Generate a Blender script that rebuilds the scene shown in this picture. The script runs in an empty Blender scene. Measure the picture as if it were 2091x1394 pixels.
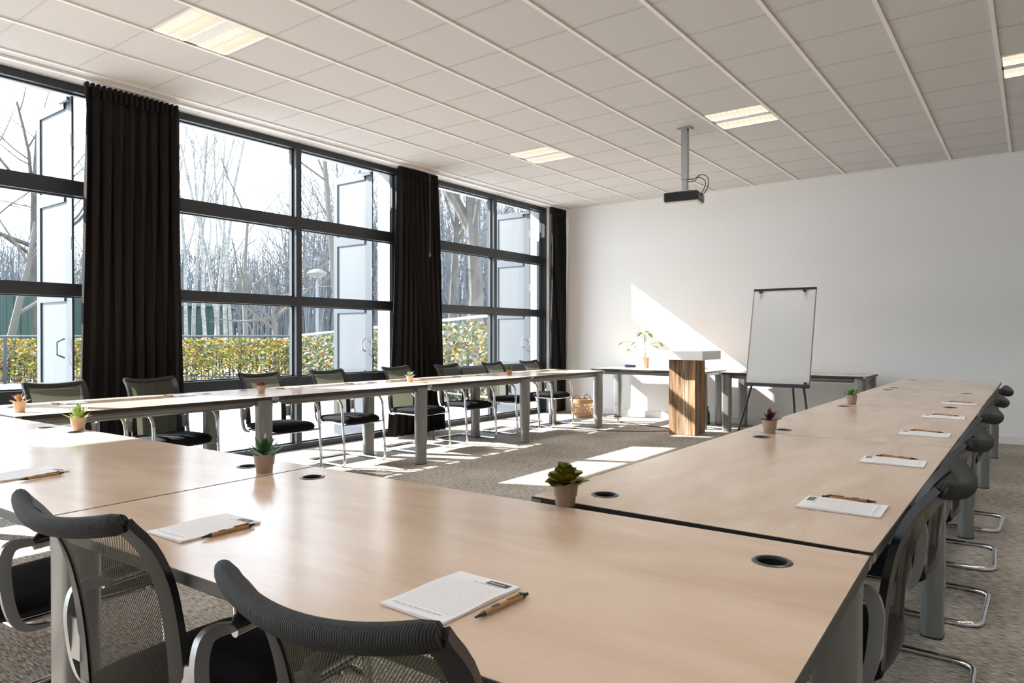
import bpy, bmesh, math, random
from mathutils import Vector, Matrix
random.seed(7)
C = bpy.context.scene.collection
S = bpy.context.scene
PI = math.pi

# ---------------------------------------------------------------- camera, sky, sun, exposure
CAM_Z = 1.262
YAW = 0.6426
FPX = 1427.0
cam_data = bpy.data.cameras.new('camera')
cam_data.sensor_width = 36.0
cam_data.lens = FPX / 2091.0 * 36.0
cam_data.clip_start = 0.05
cam_data.clip_end = 600
cam = bpy.data.objects.new('camera', cam_data)
C.objects.link(cam)
cam.location = (0, 0, CAM_Z)
cam.rotation_euler = (PI / 2 - 0.0061, 0, YAW)
S.camera = cam

world = bpy.data.worlds.new('world')
S.world = world
world.use_nodes = True
wn = world.node_tree
wn.nodes['Background'].inputs[0].default_value = (0.76, 0.875, 1.0, 1)
wn.nodes['Background'].inputs[1].default_value = 3.7

sun_data = bpy.data.lights.new('sun', 'SUN')
sun_data.energy = 13.0
sun_data.angle = math.radians(0.55)
sun_data.color = (1.0, 0.96, 0.92)
sun = bpy.data.objects.new('sun', sun_data)
C.objects.link(sun)
sun.rotation_euler = Vector((1.0, 0.44, -0.715)).to_track_quat('-Z', 'Y').to_euler()
sun.location = (-20, -9, 14)

S.view_settings.view_transform = 'Standard'
S.view_settings.look = 'None'
S.view_settings.gamma = 1
S.view_settings.exposure = 0.90
S.view_settings.use_curve_mapping = False
cy = S.cycles
cy.use_denoising = True
cy.max_bounces = 10
cy.diffuse_bounces = 5
cy.glossy_bounces = 4
cy.transparent_max_bounces = 16
cy.transmission_bounces = 6
cy.sample_clamp_indirect = 8.0
cy.caustics_reflective = False
cy.caustics_refractive = False

# ---------------------------------------------------------------- materials
MATS = {}
def mat(name, col, rough=0.6, metal=0.0, spec=0.5, emit=None, estr=1.0, bump=None, var=None, trans=0.0, coat=0.0):
    m = bpy.data.materials.new(name)
    m.use_nodes = True
    nt = m.node_tree
    b = nt.nodes['Principled BSDF']
    b.inputs['Base Color'].default_value = (*col, 1)
    b.inputs['Roughness'].default_value = rough
    b.inputs['Metallic'].default_value = metal
    b.inputs['Specular IOR Level'].default_value = spec
    b.inputs['Coat Weight'].default_value = coat
    if emit:
        b.inputs['Emission Color'].default_value = (*emit, 1)
        b.inputs['Emission Strength'].default_value = estr
    if var:      # (scale xyz, amount, detail) noise variation of the base colour
        sc, amt, det = var
        tc = nt.nodes.new('ShaderNodeTexCoord'); mp = nt.nodes.new('ShaderNodeMapping')
        mp.inputs['Scale'].default_value = sc
        nz = nt.nodes.new('ShaderNodeTexNoise'); nz.inputs['Scale'].default_value = 1.0
        nz.inputs['Detail'].default_value = det
        mx = nt.nodes.new('ShaderNodeMix'); mx.data_type = 'RGBA'
        mx.inputs['A'].default_value = (*[c * (1 - amt) for c in col], 1)
        mx.inputs['B'].default_value = (*[min(1, c * (1 + amt)) for c in col], 1)
        cr = nt.nodes.new('ShaderNodeMapRange')
        cr.inputs['From Min'].default_value = 0.3; cr.inputs['From Max'].default_value = 0.7
        nt.links.new(tc.outputs['Object'], mp.inputs['Vector'])
        nt.links.new(mp.outputs['Vector'], nz.inputs['Vector'])
        nt.links.new(nz.outputs['Fac'], cr.inputs['Value'])
        nt.links.new(cr.outputs['Result'], mx.inputs['Factor'])
        nt.links.new(mx.outputs['Result'], b.inputs['Base Color'])
    if bump:     # (scale xyz, strength, distance)
        sc, st, dist = bump
        tc = nt.nodes.new('ShaderNodeTexCoord'); mp = nt.nodes.new('ShaderNodeMapping')
        mp.inputs['Scale'].default_value = sc
        nz = nt.nodes.new('ShaderNodeTexNoise'); nz.inputs['Scale'].default_value = 1.0
        nz.inputs['Detail'].default_value = 3
        bp = nt.nodes.new('ShaderNodeBump'); bp.inputs['Strength'].default_value = st
        bp.inputs['Distance'].default_value = dist
        nt.links.new(tc.outputs['Object'], mp.inputs['Vector'])
        nt.links.new(mp.outputs['Vector'], nz.inputs['Vector'])
        nt.links.new(nz.outputs['Fac'], bp.inputs['Height'])
        nt.links.new(bp.outputs['Normal'], b.inputs['Normal'])
    MATS[name] = m
    return m

M_wall = mat('wall paint', (0.86, 0.865, 0.87), 0.85, spec=0.2, bump=((60, 60, 60), 0.05, 0.002))
M_ceil = mat('ceiling tile', (0.61, 0.60, 0.59), 0.9, spec=0.1, var=((90, 90, 90), 0.05, 4))
M_grid = mat('ceiling grid', (0.83, 0.81, 0.78), 0.45)
M_grid2 = mat('cross joint grey', (0.52, 0.50, 0.48), 0.7)
M_frame = mat('anthracite aluminium', (0.028, 0.033, 0.038), 0.42)
M_leaf = mat('shutter paint', (0.050, 0.060, 0.072), 0.5)
M_leafpanel = mat('shutter panel', (0.082, 0.090, 0.098), 0.55, var=((3, 3, 0.6), 0.10, 3))
M_curtain = mat('curtain cloth', (0.016, 0.0142, 0.0135), 0.95, spec=0.15, bump=((400, 400, 400), 0.1, 0.001))
M_alu = mat('table leg aluminium', (0.25, 0.25, 0.242), 0.34, metal=0.5)
M_rail = mat('rail aluminium', (0.20, 0.196, 0.185), 0.28, metal=0.5)
M_edge = mat('table edge band', (0.022, 0.022, 0.023), 0.4)
M_chrome = mat('chrome', (0.82, 0.83, 0.85), 0.08, metal=1.0)
M_silver = mat('cast silver bracket', (0.42, 0.42, 0.42), 0.4, metal=0.85)
M_seat = mat('black seat fabric', (0.010, 0.011, 0.015), 0.9, spec=0.2, bump=((600, 600, 600), 0.25, 0.001))
M_blackpl = mat('black plastic', (0.008, 0.008, 0.009), 0.35)
M_arm = mat('armrest plastic', (0.010, 0.010, 0.011), 0.4)
M_grom = mat('grommet ring', (0.10, 0.10, 0.10), 0.3, metal=0.6)
M_hole = mat('grommet cup', (0.004, 0.004, 0.004), 0.7)
M_paper = mat('paper', (0.80, 0.80, 0.82), 0.8, spec=0.2)
M_ink = mat('printed ink', (0.05, 0.045, 0.045), 0.6)
M_inkl = mat('pale ink', (0.30, 0.30, 0.31), 0.7)
M_kraft = mat('kraft barrel', (0.38, 0.20, 0.075), 0.55, var=((60, 60, 300), 0.12, 2))
M_blk = mat('black pen plastic', (0.01, 0.01, 0.01), 0.3)
M_taupe = mat('taupe pot glaze', (0.25, 0.17, 0.13), 0.35)
M_pot = mat('clay pot glaze', (0.37, 0.27, 0.215), 0.42)
M_potwarm = mat('warm clay pot', (0.50, 0.36, 0.24), 0.55)
M_terra = mat('terracotta', (0.42, 0.20, 0.11), 0.6)
M_soil = mat('soil', (0.03, 0.02, 0.012), 0.95)
M_white = mat('white lacquer', (0.82, 0.81, 0.79), 0.4)
M_wboard = mat('whiteboard enamel', (0.62, 0.63, 0.635), 0.25)
M_projblk = mat('projector black', (0.012, 0.012, 0.012), 0.35)
M_projwht = mat('projector underside', (0.72, 0.73, 0.75), 0.45)
M_lamp = mat('lamp diffuser', (0.05, 0.045, 0.04), 0.6, spec=0.1, emit=(1.0, 0.88, 0.70), estr=0.60)
M_lampw = mat('lamp trim white', (0.78, 0.76, 0.73), 0.5)
M_lampl = mat('lamp louvre painted glow', (0.012, 0.010, 0.008), 0.7, spec=0.05, emit=(1.0, 0.85, 0.65), estr=0.50)  # near-black blades; the glow stands in for tube light falling on them
M_lampr = mat('lamp housing painted glow', (0.012, 0.011, 0.009), 0.7, spec=0.05, emit=(1.0, 0.87, 0.69), estr=0.54)  # dark housing whose emission replaces the light bounced inside the recess
M_wicker = mat('wicker', (0.50, 0.30, 0.15), 0.65)
M_cable = mat('cable rubber', (0.02, 0.02, 0.02), 0.6)
M_navy = mat('navy box', (0.025, 0.028, 0.07), 0.5)
M_paving = mat('paving stone', (0.50, 0.49, 0.48), 0.85, var=((2.5, 2.5, 2.5), 0.12, 4))
M_lawn = mat('lawn', (0.09, 0.11, 0.045), 0.95, var=((0.8, 0.8, 0.8), 0.3, 4))
M_bark = mat('grey bark', (0.050, 0.045, 0.040), 0.9, var=((6, 6, 2), 0.35, 3))
M_barkp = mat('pale twigs', (0.085, 0.078, 0.070), 0.9)
M_birch = mat('birch bark', (0.17, 0.165, 0.16), 0.8, var=((5, 5, 14), 0.4, 3))
M_barkfar = mat('haze tinted bark', (0.080, 0.085, 0.096), 0.95, var=((1, 1, 0.4), 0.3, 2))  # distance haze mixed into the colour, paler and bluer than near bark
M_green = mat('dark green cladding', (0.010, 0.034, 0.028), 0.7, var=((6, 6, 0.2), 0.35, 2))
M_roof = mat('shed roof', (0.09, 0.10, 0.10), 0.7)
M_fence = mat('fence paint', (0.014, 0.018, 0.026), 0.5)
M_steel = mat('galvanised', (0.30, 0.31, 0.33), 0.4, metal=0.3)
M_globe = mat('lamp globe', (0.115, 0.115, 0.10), 0.4)
M_fpole = mat('lamp post paint', (0.13, 0.135, 0.145), 0.5)
M_orange = mat('orange sign', (0.50, 0.17, 0.06), 0.6)
M_bottle = mat('green bottle', (0.01, 0.09, 0.05), 0.15)
M_mosaic = mat('mosaic vase', (0.62, 0.48, 0.40), 0.5, var=((45, 45, 45), 0.45, 1))

# laminate: warm beech with a faint grain
def laminate():
    m = mat('beech laminate', (0.56, 0.36, 0.225), 0.19, spec=0.55)
    nt = m.node_tree; b = nt.nodes['Principled BSDF']
    tc = nt.nodes.new('ShaderNodeTexCoord')
    def nz(scale, det, dist=0.0):
        mp = nt.nodes.new('ShaderNodeMapping'); mp.inputs['Scale'].default_value = scale
        n = nt.nodes.new('ShaderNodeTexNoise'); n.inputs['Scale'].default_value = 1
        n.inputs['Detail'].default_value = det; n.inputs['Distortion'].default_value = dist
        nt.links.new(tc.outputs['Object'], mp.inputs['Vector']); nt.links.new(mp.outputs['Vector'], n.inputs['Vector'])
        return n
    a = nz((1.6, 5.5, 3), 5, 0.5); c = nz((14, 110, 20), 3)
    ad = nt.nodes.new('ShaderNodeMath'); ad.operation = 'MULTIPLY_ADD'; ad.inputs[1].default_value = 0.16
    nt.links.new(c.outputs['Fac'], ad.inputs[0]); nt.links.new(a.outputs['Fac'], ad.inputs[2])
    r = nt.nodes.new('ShaderNodeValToRGB')
    r.color_ramp.elements[0].position = 0.40; r.color_ramp.elements[0].color = (0.58, 0.42, 0.305, 1)
    r.color_ramp.elements[1].position = 0.78; r.color_ramp.elements[1].color = (0.71, 0.555, 0.435, 1)
    nt.links.new(ad.outputs[0], r.inputs[0]); nt.links.new(r.outputs[0], b.inputs['Base Color'])
    return m
M_lam = laminate()

def carpet():
    m = mat('ribbed carpet', (0.2, 0.17, 0.14), 0.97, spec=0.1)
    nt = m.node_tree; b = nt.nodes['Principled BSDF']
    tc = nt.nodes.new('ShaderNodeTexCoord')
    def nz(scale, det):
        mp = nt.nodes.new('ShaderNodeMapping'); mp.inputs['Scale'].default_value = scale
        n = nt.nodes.new('ShaderNodeTexNoise'); n.inputs['Scale'].default_value = 1
        n.inputs['Detail'].default_value = det
        nt.links.new(tc.outputs['Object'], mp.inputs['Vector']); nt.links.new(mp.outputs['Vector'], n.inputs['Vector'])
        return n
    a = nz((22, 130, 1), 4); c = nz((1.3, 1.3, 1), 3)
    ad = nt.nodes.new('ShaderNodeMath'); ad.operation = 'MULTIPLY_ADD'; ad.inputs[1].default_value = 0.35
    nt.links.new(c.outputs['Fac'], ad.inputs[0]); nt.links.new(a.outputs['Fac'], ad.inputs[2])
    r = nt.nodes.new('ShaderNodeValToRGB')
    r.color_ramp.elements[0].position = 0.52; r.color_ramp.elements[0].color = (0.15, 0.128, 0.104, 1)
    r.color_ramp.elements[1].position = 0.80; r.color_ramp.elements[1].color = (0.50, 0.455, 0.40, 1)
    nt.links.new(ad.outputs[0], r.inputs[0]); nt.links.new(r.outputs[0], b.inputs['Base Color'])
    bp = nt.nodes.new('ShaderNodeBump'); bp.inputs['Strength'].default_value = 0.5; bp.inputs['Distance'].default_value = 0.004
    nt.links.new(a.outputs['Fac'], bp.inputs['Height']); nt.links.new(bp.outputs['Normal'], b.inputs['Normal'])
    return m
M_carpet = carpet()

def glass():
    m = bpy.data.materials.new('window glass'); m.use_nodes = True
    nt = m.node_tree; nt.nodes.remove(nt.nodes['Principled BSDF'])
    out = nt.nodes['Material Output']
    t = nt.nodes.new('ShaderNodeBsdfTransparent'); t.inputs[0].default_value = (0.95, 0.97, 0.97, 1)
    g = nt.nodes.new('ShaderNodeBsdfGlossy'); g.inputs['Roughness'].default_value = 0.0
    f = nt.nodes.new('ShaderNodeFresnel'); f.inputs['IOR'].default_value = 1.45
    mx = nt.nodes.new('ShaderNodeMixShader')
    nt.links.new(f.outputs[0], mx.inputs[0]); nt.links.new(t.outputs[0], mx.inputs[1]); nt.links.new(g.outputs[0], mx.inputs[2])
    nt.links.new(mx.outputs[0], out.inputs[0])
    return m
M_glass = glass()

def mesh_fabric():   # black 3D mesh with rows of small holes, drawn from the panel's own UVs in metres
    m = bpy.data.materials.new('black mesh fabric'); m.use_nodes = True
    nt = m.node_tree; b = nt.nodes['Principled BSDF']; out = nt.nodes['Material Output']
    b.inputs['Base Color'].default_value = (0.035, 0.033, 0.026, 1); b.inputs['Roughness'].default_value = 0.6
    tl = nt.nodes.new('ShaderNodeBsdfTranslucent'); tl.inputs[0].default_value = (0.12, 0.117, 0.078, 1)
    ms = nt.nodes.new('ShaderNodeMixShader'); ms.inputs[0].default_value = 0.5
    nt.links.new(b.outputs[0], ms.inputs[1]); nt.links.new(tl.outputs[0], ms.inputs[2])
    uv = nt.nodes.new('ShaderNodeUVMap'); uv.uv_map = 'UVMap'
    sp = nt.nodes.new('ShaderNodeSeparateXYZ'); nt.links.new(uv.outputs[0], sp.inputs[0])
    def math_(op, a, bb):
        n = nt.nodes.new('ShaderNodeMath'); n.operation = op
        for i, v in enumerate((a, bb)):
            if v is None: continue
            if isinstance(v, (int, float)): n.inputs[i].default_value = v
            else: nt.links.new(v, n.inputs[i])
        return n.outputs[0]
    su = math_('SINE', math_('MULTIPLY', sp.outputs[0], 2 * PI / 0.0062), None)
    sv = math_('SINE', math_('MULTIPLY', sp.outputs[1], 2 * PI / 0.0072), None)
    pr = math_('MULTIPLY', su, sv)
    hole = math_('GREATER_THAN', pr, 0.12)
    tr = nt.nodes.new('ShaderNodeBsdfTransparent')
    mx = nt.nodes.new('ShaderNodeMixShader')
    nt.links.new(hole, mx.inputs[0]); nt.links.new(ms.outputs[0], mx.inputs[1]); nt.links.new(tr.outputs[0], mx.inputs[2])
    nt.links.new(mx.outputs[0], out.inputs[0])
    return m
M_mesh = mesh_fabric()

def ribbed():
    m = mat('ribbed black fabric', (0.016, 0.015, 0.014), 0.75)
    nt = m.node_tree; b = nt.nodes['Principled BSDF']
    uv = nt.nodes.new('ShaderNodeUVMap'); uv.uv_map = 'UVMap'
    w = nt.nodes.new('ShaderNodeTexWave'); w.inputs['Scale'].default_value = 85; w.bands_direction = 'X'
    nt.links.new(uv.outputs[0], w.inputs['Vector'])
    r = nt.nodes.new('ShaderNodeValToRGB')
    r.color_ramp.elements[0].color = (0.006, 0.006, 0.006, 1); r.color_ramp.elements[1].color = (0.034, 0.032, 0.031, 1)
    r.color_ramp.elements[0].position = 0.35
    nt.links.new(w.outputs['Fac'], r.inputs[0]); nt.links.new(r.outputs[0], b.inputs['Base Color'])
    bp = nt.nodes.new('ShaderNodeBump'); bp.inputs['Strength'].default_value = 0.6; bp.inputs['Distance'].default_value = 0.002
    nt.links.new(w.outputs['Fac'], bp.inputs['Height']); nt.links.new(bp.outputs['Normal'], b.inputs['Normal'])
    return m
M_rib = ribbed()

def planks():   # reclaimed boards: per-board tint + dark grain streaks, vertical
    m = mat('reclaimed planks', (0.3, 0.18, 0.09), 0.8)
    nt = m.node_tree; b = nt.nodes['Principled BSDF']
    tc = nt.nodes.new('ShaderNodeTexCoord')
    at = nt.nodes.new('ShaderNodeAttribute'); at.attribute_name = 'tint'
    mp = nt.nodes.new('ShaderNodeMapping'); mp.inputs['Scale'].default_value = (38, 38, 2.2)
    n = nt.nodes.new('ShaderNodeTexNoise'); n.inputs['Scale'].default_value = 1; n.inputs['Detail'].default_value = 6
    n.inputs['Distortion'].default_value = 0.6
    nt.links.new(tc.outputs['Object'], mp.inputs['Vector']); nt.links.new(mp.outputs['Vector'], n.inputs['Vector'])
    r = nt.nodes.new('ShaderNodeValToRGB')
    r.color_ramp.elements[0].position = 0.36; r.color_ramp.elements[0].color = (0.22, 0.16, 0.11, 1)
    r.color_ramp.elements[1].position = 0.62; r.color_ramp.elements[1].color = (1, 1, 1, 1)
    mx = nt.nodes.new('ShaderNodeMix'); mx.data_type = 'RGBA'; mx.blend_type = 'MULTIPLY'; mx.inputs['Factor'].default_value = 0.85
    nt.links.new(n.outputs['Fac'], r.inputs[0])
    nt.links.new(at.outputs['Color'], mx.inputs['A']); nt.links.new(r.outputs[0], mx.inputs['B'])
    nt.links.new(mx.outputs['Result'], b.inputs['Base Color'])
    return m
M_plank = planks()

def leafmat(name, c1, c2, rough=0.4, sc=25):
    m = mat(name, c1, rough)
    nt = m.node_tree; b = nt.nodes['Principled BSDF']
    tc = nt.nodes.new('ShaderNodeTexCoord')
    n = nt.nodes.new('ShaderNodeTexNoise'); n.inputs['Scale'].default_value = sc; n.inputs['Detail'].default_value = 2
    r = nt.nodes.new('ShaderNodeValToRGB')
    r.color_ramp.elements[0].position = 0.35; r.color_ramp.elements[0].color = (*c1, 1)
    r.color_ramp.elements[1].position = 0.65; r.color_ramp.elements[1].color = (*c2, 1)
    nt.links.new(tc.outputs['Object'], n.inputs['Vector']); nt.links.new(n.outputs['Fac'], r.inputs[0])
    nt.links.new(r.outputs[0], b.inputs['Base Color'])
    return m
M_olive = leafmat('olive succulent leaf', (0.055, 0.105, 0.010), (0.26, 0.20, 0.012), 0.35)
M_maroon = leafmat('maroon succulent leaf', (0.055, 0.015, 0.015), (0.12, 0.04, 0.03), 0.4)
M_bright = leafmat('bright green leaf', (0.03, 0.17, 0.01), (0.12, 0.33, 0.03), 0.4, 40)
M_deep = leafmat('deep green leaf', (0.015, 0.07, 0.025), (0.05, 0.15, 0.05), 0.35)
M_lime = leafmat('lime leaf with pink tips', (0.17, 0.30, 0.04), (0.30, 0.38, 0.12), 0.4)
M_pink = leafmat('pink succulent leaf', (0.36, 0.13, 0.09), (0.38, 0.28, 0.10), 0.4, 30)
M_red = leafmat('red succulent leaf', (0.22, 0.012, 0.012), (0.32, 0.03, 0.02), 0.4)
M_mint = leafmat('pale mint leaf', (0.16, 0.28, 0.15), (0.26, 0.38, 0.22), 0.45)
M_mid = leafmat('mid green leaf', (0.05, 0.13, 0.035), (0.12, 0.22, 0.06), 0.45)
M_young = leafmat('young foliage', (0.12, 0.26, 0.05), (0.24, 0.38, 0.09), 0.5, 12)
M_h = [leafmat('hedge leaf yellow', (0.34, 0.225, 0.008), (0.25, 0.20, 0.008), 0.6, 3),
       leafmat('hedge leaf green', (0.028, 0.060, 0.006), (0.09, 0.125, 0.010), 0.6, 3),
       leafmat('hedge leaf russet', (0.30, 0.11, 0.025), (0.22, 0.12, 0.04), 0.6, 3),
       leafmat('hedge leaf pale', (0.20, 0.20, 0.16), (0.12, 0.135, 0.08), 0.5, 3)]

# ---------------------------------------------------------------- mesh helpers
class MB:
    """collects verts/faces; build() links them as one mesh object"""
    def __init__(s): s.v = []; s.f = []; s.uv = {}; s.mi = []; s.cur = 0
    def add(s, verts, faces):
        o = len(s.v); s.v += [tuple(p) for p in verts]
        for f in faces: s.f.append([i + o for i in f]); s.mi.append(s.cur)
        return o
    def box(s, x0, x1, y0, y1, z0, z1, M=None, bev=0.0):
        if bev > 0:
            b = bev
            vs = []; 
            for (z, i) in ((z0, b), (z0 + b, 0), (z1 - b, 0), (z1, b)):
                for (x, y) in ((x0 + i, y0 + b), (x0 + b, y0 + i), (x1 - b, y0 + i), (x1 - i, y0 + b), (x1 - i, y1 - b), (x1 - b, y1 - i), (x0 + b, y1 - i), (x0 + i, y1 - b)):
                    vs.append((x, y, z))
            fs = [list(range(7, -1, -1)), list(range(24, 32))]
            for k in range(3):
                for j in range(8):
                    a = k * 8 + j; c = k * 8 + (j + 1) % 8
                    fs.append([a, c, c + 8, a + 8])
        else:
            vs = [(x0, y0, z0), (x1, y0, z0), (x1, y1, z0), (x0, y1, z0), (x0, y0, z1), (x1, y0, z1), (x1, y1, z1), (x0, y1, z1)]
            fs = [[3, 2, 1, 0], [4, 5, 6, 7], [0, 1, 5, 4], [1, 2, 6, 5], [2, 3, 7, 6], [3, 0, 4, 7]]
        if M: vs = [M @ Vector(p) for p in vs]
        s.add(vs, fs); return s
    def tube(s, pts, r, n=10, cap=True, closed=False, flat=1.0, up=None):
        pts = [Vector(p) for p in pts]; N = len(pts)
        rr = r if isinstance(r, (list, tuple)) else [r] * N
        ref = Vector(up) if up else None
        vs = []; prev = None
        for i, p in enumerate(pts):
            if closed: t = (pts[(i + 1) % N] - pts[i - 1])
            elif i == 0: t = pts[1] - pts[0]
            elif i == N - 1: t = pts[-1] - pts[-2]
            else: t = (pts[i + 1] - pts[i]).normalized() + (pts[i] - pts[i - 1]).normalized()
            t = t.normalized() if t.length > 1e-9 else Vector((0, 0, 1))
            if ref is not None: a = ref
            elif prev is None: a = Vector((0, 0, 1)) if abs(t.z) < 0.9 else Vector((1, 0, 0))
            else: a = prev
            nrm = (a - t * a.dot(t))
            if nrm.length < 1e-6: nrm = t.orthogonal()
            nrm.normalize(); bn = t.cross(nrm); prev = nrm
            for k in range(n):
                an = 2 * PI * k / n
                vs.append(p + nrm * math.cos(an) * rr[i] * flat + bn * math.sin(an) * rr[i])
        fs = []
        M_ = N if closed else N - 1
        for i in range(M_):
            for k in range(n):
                a = i * n + k; b = i * n + (k + 1) % n
                c = ((i + 1) % N) * n + (k + 1) % n; d = ((i + 1) % N) * n + k
                fs.append([a, b, c, d])
        if cap and not closed:
            fs.append(list(range(n - 1, -1, -1))); fs.append([(N - 1) * n + k for k in range(n)])
        s.add(vs, fs); return s
    def lathe(s, prof, n=24, c=(0, 0, 0), cap=True):
        vs = []; N = len(prof)
        for (r, z) in prof:
            for k in range(n):
                a = 2 * PI * k / n; vs.append((c[0] + r * math.cos(a), c[1] + r * math.sin(a), c[2] + z))
        fs = []
        for i in range(N - 1):
            for k in range(n):
                fs.append([i * n + k, i * n + (k + 1) % n, (i + 1) * n + (k + 1) % n, (i + 1) * n + k])
        if cap:
            fs.append(list(range(n - 1, -1, -1))); fs.append([(N - 1) * n + k for k in range(n)])
        s.add(vs, fs); return s
    def prism(s, poly, z0, z1):      # poly in xy, extruded in z
        n = len(poly)
        vs = [(x, y, z0) for x, y in poly] + [(x, y, z1) for x, y in poly]
        fs = [list(range(n - 1, -1, -1)), list(range(n, 2 * n))] + [[i, (i + 1) % n, n + (i + 1) % n, n + i] for i in range(n)]
        s.add(vs, fs); return s
    def build(s, name, m, parent=None, smooth=False, loc=None, solid=0.0):
        me = bpy.data.meshes.new(name); me.from_pydata(s.v, [], s.f)
        for mm in (m if isinstance(m, (list, tuple)) else [m]): me.materials.append(mm)
        if isinstance(m, (list, tuple)): me.polygons.foreach_set('material_index', s.mi)
        if smooth:
            me.polygons.foreach_set('use_smooth', [True] * len(me.polygons))
            me.set_sharp_from_angle(angle=math.radians(42))
        me.update()
        o = bpy.data.objects.new(name, me); C.objects.link(o)
        if parent is not None: o.parent = parent
        if loc: o.location = loc
        if solid:
            md = o.modifiers.new('thickness', 'SOLIDIFY'); md.thickness = solid; md.offset = 0
        return o

def tag(o, label, cat, group=None, kind=None):
    if label: o['label'] = label
    if cat: o['category'] = cat
    if group: o['group'] = group
    if kind: o['kind'] = kind
    return o
def thing(name, label, cat, loc=(0, 0, 0), rz=0.0, group=None):
    o = bpy.data.objects.new(name, None); C.objects.link(o)
    o.empty_display_size = 0.1
    o.location = loc; o.rotation_euler = (0, 0, rz)
    return tag(o, label, cat, group)
def struct(o): o['kind'] = 'structure'; return o
KIDS = {}
def kids(o):
    return [c for c in C.objects if c.parent == o]
def dup(root, loc, rz, label, group=None):
    def rec(o, par):
        c = o.copy(); C.objects.link(c); c.parent = par
        for ch in TREE.get(o.name, []): rec(ch, c)
        return c
    r = rec(root, None)
    r.location = loc; r.rotation_euler = (0, 0, rz); r['label'] = label
    if group: r['group'] = group
    return r
TREE = {}
def freeze(root):      # remembers the children of a finished prototype for dup()
    def rec(o):
        k = kids(o); TREE[o.name] = k
        for c in k: rec(c)
    rec(root)

F2 = Vector((-math.sin(YAW), math.cos(YAW))); R2 = Vector((math.cos(YAW), math.sin(YAW)))
def far(px, depth):       # a spot in the grounds: bearing of a photo column and a distance
    p = (F2 + R2 * ((px - 1045.5) / FPX)) * depth
    return p.x, p.y

# ---------------------------------------------------------------- room shell
XW = -6.63       # inner face of the glazing
YB = 10.13       # far wall
XR = 3.6; YN = -8.2; H = 3.443
struct(MB().box(-6.9, XR + .2, YN - .2, YB + .2, -0.12, 0).build('floor', M_carpet))
LIGHTS = [(-4.739, 2.727), (-4.739, 6.927), (-2.339, 6.927), (0.061, 6.927), (-2.339, 2.727), (0.061, 2.727), (2.461, 2.727), (-2.339, -1.473), (0.061, -1.473)]  # last five are out of view, added to brighten foreground tables and carpet
c_ = MB()
xs = sorted({-7.05, XR + .2} | {x + d for x, y in LIGHTS for d in (-.285, .285)}); ys = sorted({YN - .2, YB + .2} | {y + d for x, y in LIGHTS for d in (-.285, .285)})
for a, b in zip(xs, xs[1:]):
    for p, q in zip(ys, ys[1:]):
        if not any(abs((a + b) / 2 - x) < .2 and abs((p + q) / 2 - y) < .2 for x, y in LIGHTS): c_.add([(a, p, H), (a, q, H), (b, q, H), (b, p, H)], [[0, 1, 2, 3]])
c_.box(-7.05, XR + .2, YN - .2, YB + .2, H + .12, H + 0.35)
struct(c_.build('ceiling', M_ceil))
struct(MB().box(-7.05, XR + .2, YB, YB + .2, 0, H).build('wall_back', M_wall))
struct(MB().box(XR, XR + .2, YN, YB, 0, H).build('wall_right', M_wall))
struct(MB().box(-6.9, XR, YN - .2, YN, 0, H).build('wall_front', M_wall))
w = MB()
for a, b in ((YN, -7.4), (-4.4, -3.96), (-0.83, -0.40), (2.85, 3.30), (6.42, 6.86), (9.83, YB)): w.box(-7.05, -6.58, a, b, 0, H)
struct(w.build('wall_left', M_wall))
struct(MB().box(-6.5, XR, YB - 0.014, YB, 0, 0.10, bev=0.003).build('baseboard_back', M_white))

# ceiling grid: proud T-bars one way, thin cross bars the other
GX = -3.239; GY = 3.627
g = MB()
for i in range(-5, 12):
    x = GX + .6 * i
    if x > XR: break
    g.box(x - .014, x + .014, YN, YB, H - .012, H + .001)
struct(g.build('trim_1', M_grid))
g = MB()
j = -19
while GY + .6 * j < YB:
    y = GY + .6 * j
    if y > YN: g.box(-6.6, XR, y - .007, y + .007, H - .003, H + .001)
    j += 1
struct(g.build('trim_2', M_grid2))
struct(MB().box(-6.5, XR, YB - 0.02, YB, H - .02, H).build('trim_3', M_grid))

# windows: three bays of dark aluminium framing, then two unseen bays added for light
def window(n, y0, ym, y1, jw=.06):
    f = MB(); xo = XW - 0.13
    for y, wd in ((y0 + .03, .06), (ym, .072), (y1 - jw / 2, jw)): f.box(xo, XW, y - wd / 2, y + wd / 2, 0, H)
    for z0, z1 in ((0.0, 0.065), (0.722, 0.822), (1.615, 1.712), (2.482, 2.610), (3.375, H)):
        f.box(xo + .01, XW - .004, y0, ym - .036, z0, z1); f.box(xo + .01, XW - .004, ym + .036, y1, z0, z1)
    o = struct(f.build('window_%d' % n, M_frame))
    b = MB()
    for a, c in ((y0 + .06, ym - .036), (ym + .036, y1 - .06)):      # glazing beads
        for z0, z1 in ((0.065, 0.722), (0.822, 1.615), (1.712, 2.482), (2.61, 3.375)):
            for (p, q, r, s_) in ((a, a + .018, z0, z1), (c - .018, c, z0, z1), (a, c, z0, z0 + .014), (a, c, z1 - .012, z1)):
                b.box(XW - .085, XW - .06, p, q, r, s_)
    b.build('glazing_bead', M_leaf, o)
    gl = MB()
    for a, c in ((y0 + .05, ym - .03), (ym + .03, y1 - .05)):
        for z0, z1 in ((0.06, 0.73), (0.81, 1.62), (1.70, 2.49), (2.60, 3.38)):
            gl.add([(XW - .07, a, z0), (XW - .07, c, z0), (XW - .07, c, z1), (XW - .07, a, z1)], [[0, 1, 2, 3]])
    gl.build('glass_pane', M_glass, o)
window(1, -0.40, 1.29, 2.85)
window(2, 3.30, 4.86, 6.42)
window(3, 6.86, 8.435, 9.83, .03)
window(4, -3.96, -2.28, -0.83)  # this bay and the next are unseen, added to lighten the foreground
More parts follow.
